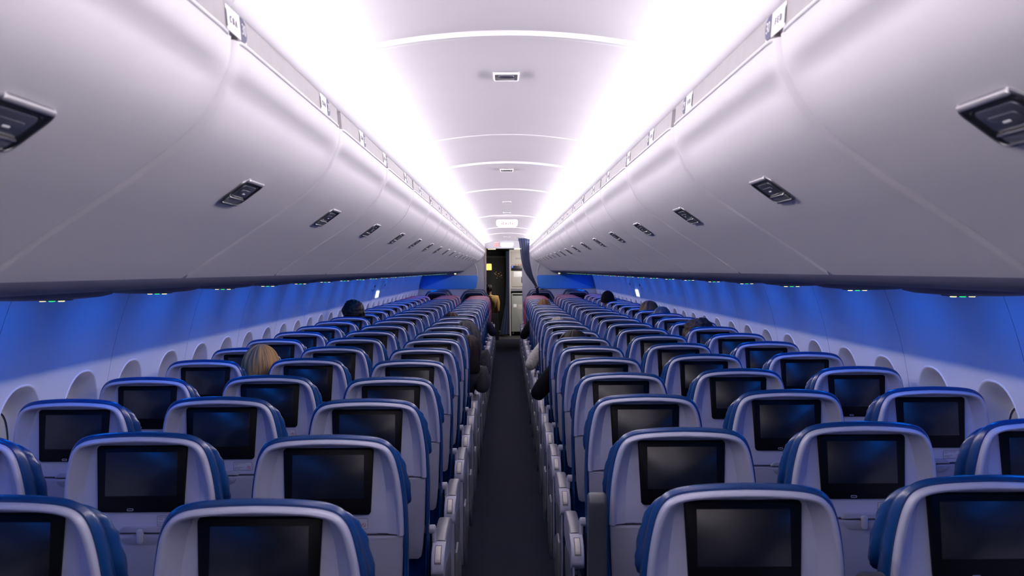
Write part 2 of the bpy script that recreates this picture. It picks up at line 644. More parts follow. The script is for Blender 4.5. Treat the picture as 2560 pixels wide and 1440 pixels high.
def make_wall(s):
    wg = G()
    zt, zb = -0.37, -0.985
    ncell = int((Y1 - WY0) / WP) + 1

    def P(y, z, d=0.0):
        return (s * (wall_x(z) + d), y, H + z)
    # surround outline in local (a, z): wider egg
    N = 40
    cz = (WT + WB) / 2
    hw, hh = 0.183, (WT - WB) / 2

    def outline(hw_, hh_, cz_, p=2.5):
        pts = []
        for k in range(N):
            a = 2 * pi * k / N + pi / N
            c, q = cos(a), sin(a)
            pts.append((hw_ * abs(c) ** (2 / p) * (1 if c > 0 else -1), cz_ + hh_ * abs(q) ** (2 / p) * (1 if q > 0 else -1)))
        return pts
    ol = outline(hw, hh, cz)
    wins = []
    for c in range(ncell):
        yc = WY0 + WP * c
        e0, e1 = yc - WP / 2, yc + WP / 2
        if e1 > Y1:
            break
        sl = 0.0013 if c % 2 == 0 else 0.0
        sr = 0.0013 if c % 2 == 1 else 0.0
        a0, a1 = -WP / 2 + sl, WP / 2 - sr
        # rectangle boundary sampled along the same angles
        rect = []
        for (a, z) in ol:
            dx, dz = a / hw, (z - cz) / hh
            k = max(abs(dx), abs(dz)) or 1
            ux, uz = dx / k, dz / k
            rect.append(((a1 if ux > 0 else -a0) * ux if ux else 0, cz + uz * ((zt - cz) if uz > 0 else (cz - zb))))
        # snap corners
        for tx, tz in ((a1, zt), (a0, zt), (a0, zb), (a1, zb)):
            j = min(range(N), key=lambda i: (rect[i][0] - tx) ** 2 + (rect[i][1] - tz) ** 2)
            rect[j] = (tx, tz)
        mid = [((r[0] * .12 + o[0] * 1.05 * .88), (r[1] * .12 + (cz + (o[1] - cz) * 1.04) * .88)) for r, o in zip(rect, ol)]
        wg.grid([[P(yc + a, z) for a, z in rect], [P(yc + a, z) for a, z in mid], [P(yc + a, z) for a, z in ol]], True)
        # upper and lower wall strips
        zs = [zt + (0.06 - zt) * i / 16 for i in range(17)]
        wg.grid([[P(yc + a0, z), P(yc + a1, z)] for z in zs])
        zs = [-H, -1.45, -1.25, -1.1, zb]
        wg.grid([[P(yc + a0, z), P(yc + a1, z)] for z in zs])
        if c % 2 == 1:                  # groove between two lining panels
            zs = [-H + (0.06 + H) * i / 30 for i in range(31)]
            wg.grid([[P(e1 - sr, z), P(e1, z, 0.006), P(e1 + 0.0013, z)] for z in zs], mi=1)
        wins.append(yc)
    w_o = put('wall_%s' % SIDE[s], wg.mesh([M_WALL, M_SEAM], 'wall', angle=60), kind='structure', label='curved white cabin sidewall with a row of windows')
    # one window: surround + recess, shade, shade edge
    r1 = outline(hw * 0.985, hh * 0.99, cz)
    inner = outline(0.140, 0.195, cz - 0.045, 2.5)
    wm = G()
    rows = []

    def W(a, z, d):
        return (s * (wall_x(z) + d), a, H + z)
    for k in range(15):
        t = k / 14
        d = -0.005 * sin(pi * min(1.0, t / 0.13)) + 0.098 * smooth01((t - 0.05) / 0.88)
        u = t ** 1.15
        rows.append([W(o[0] * (1 - u) + i_[0] * u, o[1] * (1 - u) + i_[1] * u, d) for o, i_ in zip(ol, inner)])
    wm.grid(rows, True)
    me_s = wm.mesh(M_WALL, 'surround', angle=180)
    sh = G()
    ins = [(a, z) for a, z in inner]
    cz2 = cz - 0.045
    rr = []
    for k, d in ((1.0, 0.0995), (0.96, 0.099), (0.7, 0.099), (0.35, 0.099)):
        rr.append([W(a * k, cz2 + (z - cz2) * k, d) for a, z in ins])
    sh.grid(rr, True)
    sh.poly(rr[-1])
    me_sh = sh.mesh(M_SHADE, 'shade', angle=60)
    ed = G()
    ed.grid([[W(a * k, cz2 + (z - cz2) * k, d) for a, z in ins] for k, d in ((1.015, 0.0945), (1.0, 0.0985), (0.985, 0.0985))], True)
    me_ed = ed.mesh(M_DARKLINE, 'shade_gap_strip')
    for i, yc in enumerate(wins):
        if yc < 1.2:
            continue
        o = put('window_%d' % (i + (0 if s < 0 else 100)), me_s, None, (0, yc, 0), kind='structure', label='rounded window surround in the %s sidewall' % SIDE[s])
        put('window_shade', me_sh, o, label='cream closed shade')
        put('shade_seal', me_ed, o)


for s in (-1, 1):
    make_wall(s)

# ------------------------------------------------------------------ rear and front bulkheads
g = G()
g.box(-1.8, 1.8, Y0 - 0.05, Y0, 0, H + 0.65)
put('wall_back', g.mesh(M_BULK, smooth=False), kind='structure', label='rear cabin wall')
DL, DR, DT = -0.437, 0.300, H + 0.425
g = G()
g.box(-1.9, DL, Y1, Y1 + 0.06, 0, H + 0.70)
g.box(DR, 1.9, Y1, Y1 + 0.06, 0, H + 0.70)
g.box(DL, DR, Y1, Y1 + 0.06, DT, H + 0.70)
put('wall_front', g.mesh(M_BULK, smooth=False), kind='structure', label='white front bulkhead with an open doorway')
g = G()
g.box(DL - 0.012, DL + 0.02, Y1 - 0.02, Y1 + 0.09, 0, DT)
put('trim_doorway', g.mesh(mat('beige trim', (0.42, 0.36, 0.33), 0.5), smooth=False), kind='structure', label='beige door post')

for s in (-1, 1):
    fn = lambda a, b, d: (s * a, Y1 - d, H + b)
    ol = rrect(0.605, 1.76, -0.385, -0.112, 0.055, 6)
    ol = [(a + (0.035 * (-(b + 0.112)) / 0.27 if a < 0.8 else 0) - 0.02, b) for a, b in ol]
    g = G()
    g.plate(ol, fn, 0.0, 0.02, 0.004)
    t = put('blue_partition', g.mesh(M_PANELBLUE), label='blue rounded panel on the front bulkhead, %s of the doorway' % SIDE[s], category='panel', group='blue bulkhead panels')
    g = G()
    pts = []
    for k in range(17):
        u = k / 16
        pts.append((s * (0.725 - 0.125 * sin(u * pi / 2)), Y1 - 0.002, H + 0.178 - 0.30 * (1 - cos(u * pi / 2)) - 0.0))
    g.tube(pts, 0.0085, 8)
    put('curved_rib', g.mesh(M_RAIL), label='thin white curved rib on the bulkhead %s of the doorway' % SIDE[s], category='trim rib', group='curved ribs on the front bulkhead')
    g = G()
    g.plate(rrect(0.99, 1.09, -0.095, -0.065, 0.012, 4), fn, 0.0, 0.012, 0.003)
    g2 = G()
    g2.plate(rrect(1.02, 1.06, -0.09, -0.07, 0.008, 4), fn, 0.011, 0.0135, 0.001)
    t = put('bulkhead_lamp', g.mesh(M_BULK), label='tiny lit lamp under the last bin %s of the doorway' % SIDE[s], category='lamp', group='bulkhead lamps')
    put('lens', g2.mesh(M_EMYELLOW), t)

# ------------------------------------------------------------------ ceiling fittings
for i, (y, wdt) in enumerate([(3.05, 1.0), (5.92, 1.0), (8.73, 1.0), (10.35, 1.0), (18.0, 1.6)]):
    zc = ceil_z(0)
    fn = lambda a, b, d: (a, y + b, zc - d)
    where = ['nearest the camera', 'second from the camera', 'third from the camera', 'just before the hanging exit sign', 'beside the curtain'][i]
    t = thing('ceiling_fitting', 'small grey ceiling fitting with a dark slot, %s' % where, 'ceiling fitting', (0, 0, 0), 'ceiling fittings along the centre')
    a = 0.0395 * wdt
    g = G()
    g.plate(rrect(-a, a, -0.052, 0.052, 0.006, 3), fn, -0.004, 0.008, 0.004)
    put('housing', g.mesh(M_STRIP), t)
    g = G()
    ring(g, rrect(-a * .93, a * .93, -0.058, 0.05, 0.008, 4), fn, [(-0.001, 0.004), (-0.001, 0.0095), (0.0015, 0.0105), (0.003, 0.008)])
    put('frame', g.mesh(M_RAIL), t)
    g = G()
    g.plate(rrect(-a * .58, a * .58, -0.028, 0.012, 0.004, 3), fn, 0.0, 0.0105, 0.001)
    put('slot', g.mesh(M_PADDLE), t)


def exit_sign(y, zc, wd, hg, label):
    fn = lambda a, b, d: (a, y - d, zc + b)
    t = thing('exit_sign', label, 'exit sign', (0, 0, 0), 'exit signs under the ceiling')
    g = G()
    g.plate(rrect(-wd * 0.60, wd * 0.60, -hg * 0.40, hg * 0.62, hg * 0.3, 5, taper=0.06), fn, -0.05, 0.0, 0.008)
    put('housing', g.mesh(M_RAIL), t)
    g = G()
    g.plate(rrect(-wd / 2, wd / 2, -hg / 2, hg / 2, 0.008, 4), fn, -0.03, 0.012, 0.003)
    f = put('lit_face', g.mesh(M_EMWHITE), t, label='glowing white face')
    me = text_mesh('EXIT', hg * 0.50, M_SIGNINK, spacing=1.25, bold=0.0011)
    remap(me, lambda x, yy, z: fn(x, yy, 0.0142 + z))
    put('lettering', me, f)
    g = G()
    for q in (-1, 1):
        c = q * wd * 0.30
        g.plate([(c + q * 0.011, 0), (c - q * 0.003, hg * 0.14), (c - q * 0.003, -hg * 0.14)], fn, 0.011, 0.0128, 0.0002)
    put('arrows', g.mesh(M_SIGNINK, smooth=False), f)


exit_sign(11.2, H + 0.50, 0.19, 0.082, 'lit white exit sign with two arrows hanging from the ceiling')
exit_sign(Y1 - 0.03, H + 0.497, 0.225, 0.085, 'lit white exit sign on the header above the front doorway')
g = G()
fn = lambda a, b, d: (a, Y1 - d, H + b)
g.plate(rrect(-0.258, -0.165, 0.462, 0.535, 0.008, 3), fn, 0, 0.015, 0.003)
put('red_sign', g.mesh(M_EMRED), label='small lit red sign left of the exit sign above the doorway', category='sign')

# overwing exit markers in the sidewalls
for s in (-1, 1):
    z = -0.323

    def fw(a, b, d):
        return (s * (wall_x(z + b) - d), 13.75 + a, H + z + b)
    g = G()
    g.plate(rrect(-0.13, 0.13, -0.045, 0.045, 0.015, 4), fw, -0.01, 0.012, 0.004)
    t = put('exit_marker', g.mesh(M_EMSIGN2), label='glowing white overwing exit marker on the %s sidewall' % SIDE[s], category='exit marker', group='overwing exit markers')
    for q, nm in ((-0.55, 'nearer'), (0.55, 'farther')):
        g = G()

        def fh(a, b, d, q=q):
            return (s * (wall_x(z + 0.12 + b) - d), 13.75 + q + a, H + z + 0.12 + b)
        g.plate(rrect(-0.14, 0.14, -0.055, 0.055, 0.02, 4), fh, -0.01, 0.012, 0.006)
        t = put('handle_cover', g.mesh(M_WALL), label='raised exit handle cover, the %s of two, %s sidewall' % (nm, SIDE[s]), category='handle cover', group='exit handle covers')
        g = G()
        g.plate(rrect(-0.05, 0.05, -0.02, 0.008, 0.006, 3), fh, 0.0, 0.0135, 0.001)
        put('finger_slot', g.mesh(M_DARKPAD), t)

# ------------------------------------------------------------------ passenger service units


def psu_meshes(s):
    g = G()
    n = 40
    rows = []
    for k, (f, dz) in enumerate(((1.0, 0.0), (0.985, -0.006), (0.93, -0.013), (0.78, -0.018), (0.5, -0.021), (0.2, -0.022))):
        rows.append([(s * (1.175 + 0.115 * f * cos(2 * pi * j / n)), 0.33 * f * sin(2 * pi * j / n), H - 0.0495 + dz) for j in range(n)])
    g.grid(rows, True)
    g.poly(rows[-1])
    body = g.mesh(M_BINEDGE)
    g = G()
    g.plate([(0.045 * cos(2 * pi * j / 20), 0.06 * sin(2 * pi * j / 20)) for j in range(20)], lambda a, b, d: (s * (1.165 + a), b, H - 0.0705 - d), -0.004, 0.003, 0.002)
    lens = g.mesh(M_DARKPAD)
    lt = []
    for dx, m in ((-0.024, M_EMYELLOW), (0.0, M_EMGREEN), (0.024, M_EMYELLOW)):
        g = G()
        g.plate([(dx + 0.0072 * cos(2 * pi * j / 14), -0.01 + 0.012 * sin(2 * pi * j / 14)) for j in range(14)], lambda a, b, d: (s * (1.165 + a), b, H - 0.0735 - d), -0.002, 0.0028, 0.001)
        lt.append(g.mesh(m))
    return body, lens, lt


PSUM = {s: psu_meshes(s) for s in (-1, 1)}
for s in (-1, 1):
    body, lens, lt = PSUM[s]
    for k in range(0, 22):
        y = 2.63 + 0.787 * k
        t = put('service_unit', body, None, (0, y, 0), label='dark oval reading light unit under the %s bins, %s from the camera' % (SIDE[s], ORD[k]), category='reading light unit', group='reading light units under the %s bins' % SIDE[s])
        l_ = put('light_cluster', lens, t)
        for me, nm in zip(lt, ('yellow_indicator', 'green_indicator', 'yellow_indicator')):
            put(nm, me, l_)

# ------------------------------------------------------------------ seats
TILT = radians(6)
ST = 1.177                              # top of the blue back
SW = 0.011                              # shell top below the blue top


def Bk(u, w_, d):                       # u across, w down the back, d out of the rear face
    return (u, w_ * sin(TILT) - d * cos(TILT), ST - w_ * cos(TILT) - d * sin(TILT))


HALF = [(0, 0), (.05, .0012), (.09, .0035), (.12, .0066), (.143, .0115), (.160, .019), (.172, .030), (.181, .045), (.1885, .066), (.196, .10), (.202, .14), (.206, .185), (.2075, .225), (.2085, .266)]
HALF = catmull(HALF, 2)
FULL = [(-u, w_) for u, w_ in reversed(HALF)] + HALF[1:]


def oln(P):
    out = []
    for i in range(len(P)):
        a, b = P[max(0, i - 1)], P[min(len(P) - 1, i + 1)]
        tx, ty = b[0] - a[0], b[1] - a[1]
        L = sqrt(tx * tx + ty * ty)
        out.append((ty / L, -tx / L))   # outward: up at the top, sideways at the sides
    return out


FN = oln(FULL)


def off(P, N, ss, st):
    return [(p[0] + n[0] * ss, p[1] + n[1] * st) for p, n in zip(P, N)]


def bay(w_):
    """depth of the monitor bay below the rim: deep under the arch, flush at the bottom"""
    return -0.052 + 0.040 * max(0.0, min(1.0, (w_ - 0.03) / 0.20))


def Bm(u, w_, d):
    return Bk(u, w_, d + bay(w_))


def shell_mesh():
    g = G()
    secs = [(0, 0, -0.045), (0, 0, -0.002), (-.0008, -.0008, 0.003), (-.003, -.003, 0.0065), (-.007, -.006, 0.008), (-.011, -.0085, 0.0072), (-.0138, -.0105, 0.0052), (-.0155, -.012, 0.0025),
            (-.0175, -.0128, -0.001), (-.0195, -.0136, -0.0045), ('bay', -.0445, -.0215), ('bay', -.0465, -.0225), ('bay', -.0485, -.0235), ('bay', -.075, -.030)]
    rows = []
    for ss, st, d in secs:
        if ss == 'bay':
            ss, st, d = st, d, None
        rows.append([Bk(u, w_ + SW, bay(w_ + SW) if d is None else d) for u, w_ in off(FULL, FN, ss, st)])
    g.grid(rows)
    inner = off(FULL, FN, secs[-1][1], secs[-1][2])
    m_ = len(inner) // 2
    g.grid([[Bk(p[0] * t, p[1] + SW, bay(p[1] + SW)) for t in (1, .5, 0)] for p in inner[:m_ + 1]])
    g.grid([[Bk(p[0] * t, p[1] + SW, bay(p[1] + SW)) for t in (1, .5, 0)] for p in inner[m_:]])
    # bottom lip
    bl = [r[0] for r in rows]
    br = [r[-1] for r in rows]
    line = bl + [Bk(0, 0.266 + SW, bay(0.283))] + list(reversed(br))

    def sh(p, dd):
        return (p[0], p[1] + dd, p[2] - dd * 0.2)
    g.grid([line, [sh(p, 0.006) for p in line], [sh(p, 0.03) for p in line]])
    return g.mesh(M_SHELL, 'back_shell', angle=40)


def back_mesh(m):
    """blue upholstered back: thicker and wider than the shell, wraps over its top"""
    P = [(u, w_) for u, w_ in HALF[:-1]] + [(.2085, .30), (.207, .36), (.205, .44), (.203, .52), (.20, .60), (.20, .68)]
    F = [(-u, w_) for u, w_ in reversed(P)] + P[1:]
    N = oln(F)
    secs = [(-.012, -.006, -0.064), (-.002, -.002, -0.064), (-.001, .000, -0.014), (.004, .005, -0.014), (.007, .0085, -0.019), (.009, .0105, -0.030), (.0095, .0105, -0.05), (.008, .008, -0.068), (.001, .002, -0.080), (-.02, -.015, -0.088), (-.06, -.05, -0.092)]
    g = G()
    rows = [[Bk(u, w_ + SW + max(0, -d - 0.03) * 0.55, d) for u, w_ in off(F, N, ss, st)] for ss, st, d in secs]
    g.grid(rows)
    g.poly(rows[-1])
    q = [Bk(u, w_ + SW + 0.018, -0.064) for u, w_ in off(F, N, -.012, -.006)]
    g.poly(list(reversed(q)))
    bl = [r[0] for r in rows]
    br = [r[-1] for r in rows]
    g.poly(bl + list(reversed(br)))
    return g.mesh(m, 'backrest', angle=50)


def headrest_mesh(m):
    ol = []
    top = [(u, w_) for u, w_ in FULL if w_ < 0.145]
    low = []
    for k in range(1, 8):
        a = pi / 2 * k / 8
        low.append((0.203 - 0.035 * (1 - cos(a)), 0.145 + 0.035 * sin(a)))
    bot = [(0.168 - 0.336 * k / 12, 0.18) for k in range(13)]
    low2 = [(-u, w_) for u, w_ in reversed(low)]
    P = top + low + bot + low2
    n = len(P)
    N = []
    for i in range(n):
        a, b = P[i - 1], P[(i + 1) % n]
        tx, ty = b[0] - a[0], b[1] - a[1]
        L = sqrt(tx * tx + ty * ty) or 1
        N.append((ty / L, -tx / L))
    g = G()
    rows = []
    for si, (s_, d) in enumerate(((-.01, -0.07), (.004, -0.071), (.012, -0.076), (.0175, -0.086), (.0195, -0.100), (.018, -0.115), (.012, -0.127), (.0, -0.135), (-.03, -0.140))):
        r = []
        for i, (p, nn) in enumerate(zip(P, N)):
            wr = 0.0022 * sin(i * 1.9 + si * 0.8) * (1 if p[1] > 0.03 else 0.15)   # soft gathers in the leather
            r.append(Bk(p[0] + nn[0] * (s_ + wr), p[1] + SW + nn[1] * (s_ + wr) * 0.5 + (-d - 0.05) * 0.75, d))
        rows.append(r)
    g.grid(rows, True)
    g.poly(rows[-1])
    g.poly(list(reversed(rows[0])))
    return g.mesh(m, 'headrest', angle=60)


DM = 0.0


def monitor_meshes():
    g = G()
    ol = rrect(-0.1215, 0.1215, 0.0445, 0.2215, 0.0095, 5)
    ol = [(a * (1.03 - 0.06 * (b - 0.0445) / 0.18), b) for a, b in ol]
    g.plate(ol, Bm, DM - 0.006, DM + 0.0085, 0.002)
    g.grid([[Bm(-0.12, 0.212, DM + 0.0092), Bm(0.12, 0.212, DM + 0.0092)], [Bm(-0.12, 0.2135, DM + 0.0092), Bm(0.12, 0.2135, DM + 0.0092)]])
    bez = g.mesh(M_BEZEL)
    g = G()
    g.plate(rrect(-0.099, 0.099, 0.0605, 0.178, 0.001, 2), Bm, DM + 0.006, DM + 0.0095, 0.0004)
    scr = g.mesh(M_SCREEN)
    g = G()
    o2 = rrect(-0.036, -0.020, 0.2115, 0.2165, 0.0015, 3)
    ring(g, o2, Bm, [(-0.0006, DM + 0.0085), (-0.0006, DM + 0.0102), (0.0006, DM + 0.0102), (0.0006, DM + 0.0085)])
    usb = g.mesh(M_LIGHTGREY)
    return bez, scr, usb


def tray_meshes():
    g = G()
    top = 0.2825
    P = [(.202, top), (.2055, top + .003), (.2035, .36), (.199, .45), (.193, .53), (.188, .565), (.176, .575)]
    ol = P + [(-u, w_) for u, w_ in reversed(P)]
    g.plate(ol, Bk, -0.035, 0.0035, 0.004)
    tray = g.mesh(M_TRAY, angle=40)
    g = G()
    rec = [(-.047, .2635), (.047, .2635), (.053, .266), (.056, .270), (.062, .2755), (.062, .277), (-.062, .277), (-.062, .2755), (-.056, .270), (-.053, .266)]
    g.plate(rec, Bk, -0.012, 0.0015, 0.001)
    tongue = [(-.056, .2835), (.056, .2835), (.054, .294), (.047, .304), (.036, .3085), (-.036, .3085), (-.047, .304), (-.054, .294)]
    g.plate(tongue, Bk, 0.0, 0.0058, 0.0015)
    plate = g.mesh(M_TRAY)
    g = G()
    g.plate(rrect(-.0085, .0085, .266, .306, .0075, 5), Bk, 0.0, 0.0140, 0.004)
    knob = g.mesh(M_LIGHTGREY)
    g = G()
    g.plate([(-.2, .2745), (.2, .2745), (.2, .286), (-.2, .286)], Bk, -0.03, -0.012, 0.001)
    seam = g.mesh(M_DARKLINE, smooth=False)  # dark strip where there is only shade between shell and tray
    return tray, plate, knob, seam


def placard_seat():
    D0 = DM + 0.0
    g = G()
    ring(g, rrect(.043, .109, .2335, .263, .003, 3), Bm, [(-0.0003, D0), (-0.0003, D0 + .0012), (.0006, D0 + .0012), (.0006, D0)], mi=0)
    g.plate(rrect(.043, .109, .2335, .263, .003, 3), Bm, D0 - 0.003, D0 + 0.0009, 0.0003, mi=1)
    base = g.mesh([M_INK, M_PLACARD])
    me = text_mesh('Fasten seat belt while\nseated\n\nLife vest under\nyour seat', 0.0047, M_INK, align='LEFT', extrude=0.0001)
    remap(me, lambda x, y, z: Bm(0.0465 + x, 0.2475 - y, D0 + 0.0012 + z))
    g = G()
    c = (0.098, 0.2525)
    for r0, r1 in ((0.0046, 0.0058),):
        rows = [[Bm(c[0] + r * cos(2 * pi * k / 20), c[1] + r * sin(2 * pi * k / 20), D0 + 0.0014) for k in range(20)] for r in (r0, r1)]
        g.grid(rows, True)
    q = 0.7071
    g.poly([Bm(c[0] - .0046 * q - .0005, c[1] - .0046 * q + .0005, D0 + .0014), Bm(c[0] - .0046 * q + .0005, c[1] - .0046 * q - .0005, D0 + .0014), Bm(c[0] + .0046 * q + .0005, c[1] + .0046 * q - .0005, D0 + .0014), Bm(c[0] + .0046 * q - .0005, c[1] + .0046 * q + .0005, D0 + .0014)])
    icon = g.mesh(M_RED, smooth=False)
    g = G()
    g.poly([Bm(c[0] - .0038, c[1] - .0006, D0 + .0013), Bm(c[0] + .0038, c[1] - .0006, D0 + .0013), Bm(c[0] + .0038, c[1] + .0006, D0 + .0013), Bm(c[0] - .0038, c[1] + .0006, D0 + .0013)])
    return base, me, icon


def cushion_mesh():
    g = G()
    rows = []
    ys = [(0.16, .40, .46), (0.17, .385, .475), (0.22, .38, .482), (0.45, .375, .487), (0.58, .375, .487), (0.62, .385, .478), (0.635, .41, .455)]
    for y, z0, z1 in ys:
        r = rrect(-0.208, 0.208, z0, z1, min(0.03, (z1 - z0) * .45), 4)
        rows.append([(a, y, b) for a, b in r])
    g.grid(rows, True)
    g.poly(rows[0])
    g.poly(list(reversed(rows[-1])))
    return g.mesh(M_NAVY, 'seat_cushion', angle=50)


def skirt_mesh():
    """navy dress cover hanging below the backrest and over the sides of the seat"""
    g = G()
    rows = []
    for z, y, hw in ((0.66, 0.13, 0.203), (0.60, 0.145, 0.207), (0.52, 0.16, 0.209), (0.42, 0.17, 0.209), (0.36, 0.18, 0.205)):
        rows.append([(-hw, y + 0.10, z), (-hw, y + 0.012, z), (-hw + 0.01, y, z), (hw - 0.01, y, z), (hw, y + 0.012, z), (hw, y + 0.10, z)])
    g.grid(rows)
    return g.mesh(M_NAVY, 'dress_cover', angle=50)


def leg_mesh(x):
    g = G()
    g.box(x - 0.018, x + 0.018, 0.22, 0.56, 0.30, 0.375)
    g.box(x - 0.014, x + 0.014, 0.24, 0.28, 0.0, 0.31)
    pts = [(x, 0.54, 0.32), (x, 0.44, 0.16), (x, 0.36, 0.012)]
    g.tube(pts, 0.016, 8)
    g.box(x - 0.02, x + 0.02, 0.22, 0.56, 0.0, 0.02)
    return g.mesh(M_GREY, smooth=False)


def side_prof(P, xa, xb, m, bev=0.006, k=3):
    g = G()
    P = catmull(P + [P[0]], k)[:-1]
    x0, x1 = min(xa, xb), max(xa, xb)
    # bevel on both sides
    cy = sum(p[0] for p in P) / len(P)
    cz = sum(p[1] for p in P) / len(P)
    rows = []
    for x, sc in ((x0, 0.975), (x0 + bev * .4, 0.993), (x0 + bev, 1.0), (x1 - bev, 1.0), (x1 - bev * .4, 0.993), (x1, 0.975)):
        rows.append([(x, cy + (p[0] - cy) * sc, cz + (p[1] - cz) * sc) for p in P])
    g.grid(rows, True)
    g.poly(rows[0])
    g.poly(list(reversed(rows[-1])))
    return g


ARM_P = [(-.018, .575), (-.012, .606), (.01, .632), (.05, .650), (.11, .660), (.22, .665), (.34, .666), (.42, .660), (.462, .640), (.470, .606), (.452, .572), (.40, .556), (.30, .552), (.15, .552), (.05, .552), (0, .556)]


def armrest_meshes(xc):
    g = side_prof(ARM_P, xc - 0.0235, xc + 0.0235, M_LIGHTGREY)
    body = g.mesh(M_LIGHTGREY, 'armrest', angle=50)
    g = G()                             # dark pad on the upper face
    top = catmull([(.095, .6595), (.16, .666), (.25, .6695), (.34, .6705), (.41, .6655), (.452, .650), (.470, .622)], 3)
    rows = []
    for y, z in top:
        rows.append([(xc - 0.0235, y, z - 0.010), (xc - 0.0232, y, z - 0.003), (xc - 0.019, y, z + 0.0015), (xc, y, z + 0.003), (xc + 0.019, y, z + 0.0015), (xc + 0.0232, y, z - 0.003), (xc + 0.0235, y, z - 0.010)])
    g.grid(rows)
    g.poly(rows[0])
    g.poly(list(reversed(rows[-1])))
    pad = g.mesh(M_GREY, angle=50)
    g = G()                             # cream release button on the rear slope

    def fb(a, b, d):
        T = [(.075, .6545), (.05, .650), (.03, .643), (.01, .632), (-.003, .618), (-.012, .604), (-.017, .585)]
        f = max(0.0, min(0.999, b / 0.08)) * (len(T) - 1)
        i = int(f)
        y = T[i][0] + (T[i + 1][0] - T[i][0]) * (f - i)
        z = T[i][1] + (T[i + 1][1] - T[i][1]) * (f - i)
        return (xc + a, y - d * 0.6, z + d * 0.75)
    rows = []
    for b in [0.012 + 0.050 * k / 12 for k in range(13)]:
        e = 0.0075 if 0 < (b - 0.012) < 0.0495 else 0.003
        rows.append([fb(-.0095, b, -.003), fb(-.0095, b, e - .001), fb(-.008, b, e), fb(.008, b, e), fb(.0095, b, e - .001), fb(.0095, b, -.003)])
    g.grid(rows)
    btn = g.mesh(M_CREAM)
    g = G()
    g.grid([[fb(q, b, .0025) for q in (-.0115, 0, .0115)] for b in [0.009 + 0.058 * k / 12 for k in range(13)]])
    bez = g.mesh(M_DARKPAD)
    return body, pad, btn, bez


def raised_arm_meshes(xc):
    P = [(-.03, .60), (-.035, .70), (-.045, .85), (-.055, .96), (-.052, .992), (-.03, 1.004), (-.005, 1.0), (.012, .975), (.022, .85), (.032, .70), (.035, .60), (.02, .57), (-.02, .57)]
    g = side_prof(P, xc - 0.025, xc + 0.025, M_GREY, 0.008)
    body = g.mesh(M_DARKPAD, angle=50)
    g = G()
    ol = [(0.021 * cos(a), 0.64 + 0.018 * sin(a)) for a in [pi * k / 12 for k in range(13)]] + [(-0.021, .56), (0.021, .56)]
    g.plate(ol, lambda a, b, d: (xc + a, -0.034 - d - (b - .6) * 0.05, b), -0.01, 0.004, 0.002)
    return body, g.mesh(M_DARKPAD)


def endbay_meshes(xc, sg):
    """aisle end of the seat frame below the armrest; sg points to the aisle"""
    P = [(-.012, .58), (-.012, .45), (-.005, .30), (.02, .16), (.10, .12), (.26, .12), (.36, .20), (.43, .34), (.455, .46), (.44, .54), (.35, .565), (.10, .59)]
    a = side_prof(P, xc - 0.011 * 1, xc + sg * 0.019, M_LIGHTGREY, 0.004).mesh(M_LIGHTGREY, angle=50)
    P = [(.0, .44), (-.004, .34), (.01, .22), (.06, .13), (.18, .11), (.29, .17), (.335, .27), (.31, .36), (.22, .42), (.10, .455)]
    b = side_prof(P, xc + sg * 0.018, xc + sg * 0.034, M_GREY, 0.007).mesh(M_GREY, angle=50)
    P = [(.03, .57), (.025, .46), (.06, .36), (.2, .33), (.33, .37), (.41, .46), (.40, .53), (.30, .555), (.12, .575)]
    c = side_prof(P, xc + sg * 0.019, xc + sg * 0.024, M_GREY, 0.002).mesh(M_GREY, angle=50)
    return a, b, c


def pivot_mesh(sg):
    g = G()
    x = [0.165, 0.19, 0.196, 0.222, 0.232, 0.236]
    r = [0.007, 0.008, 0.014, 0.0165, 0.0165, 0.012]
    g.tube([(sg * a, 0.10, 0.70) for a in x], r, 14)
    pts = [(sg * 0.231, 0.10, 0.705), (sg * 0.231, 0.09, 0.66), (sg * 0.2335, 0.085, 0.61), (sg * 0.239, 0.09, 0.56)]
    g.tube(pts, [0.010, 0.008, 0.0075, 0.0075], 8)
    return g.mesh(M_LIGHTGREY)


SHELL = shell_mesh()
BACK_B, BACK_R = back_mesh(M_LEATHER), back_mesh(M_REDLEATHER)
HEAD_B, HEAD_R = headrest_mesh(M_LEATHER), headrest_mesh(M_LEATHER)
BEZ, SCR, USB = monitor_meshes()
TRAY, TPLATE, KNOB, TGAPSHADE = tray_meshes()
PLB, PLT, PLI = placard_seat()
CUSH, SKIRT = cushion_mesh(), skirt_mesh()
LEG = {x: leg_mesh(x) for x in (-0.15, 0.15)}
PIV = {sg: pivot_mesh(sg) for sg in (-1, 1)}
ARM = {sg: armrest_meshes(sg * 0.2495) for sg in (-1, 1)}
RARM = {sg: raised_arm_meshes(sg * 0.2495) for sg in (-1, 1)}
BAY = {sg: endbay_meshes(sg * 0.2495, sg) for sg in (-1, 1)}


def add_arm(t, sg, aisle, raised=False):
    if raised:
        a = put('armrest', RARM[sg][0], t, label='dark grey armrest folded upright')
        put('pad', RARM[sg][1], a)
    else:
        body, pad, btn, bez = ARM[sg]
        a = put('armrest', body, t)
        put('pad', pad, a)
        if aisle:
            put('button_well', bez, a)
            put('release_button', btn, a, label='cream button')
    if aisle:
        e = put('end_frame', BAY[sg][0], t)
        put('end_cap', BAY[sg][2], e)
        put('foot_fairing', BAY[sg][1], e)


COLNAME = ['aisle', 'middle', 'window']
COLX = [0.497, 1.012, 1.533]
DZ = {-1: [0, .010, .004], 1: [0, .014, .021]}
DYR = {-1: [0, 0, 0], 1: [0.0, 0.0, 0.0]}
ROWY = {-1: [2.0 + 0.787 * n for n in range(21)], 1: [2.105 + 0.783 * n for n in range(21)]}
ROWY[-1][3] = 4.31
ROWY[1][0] = 2.125


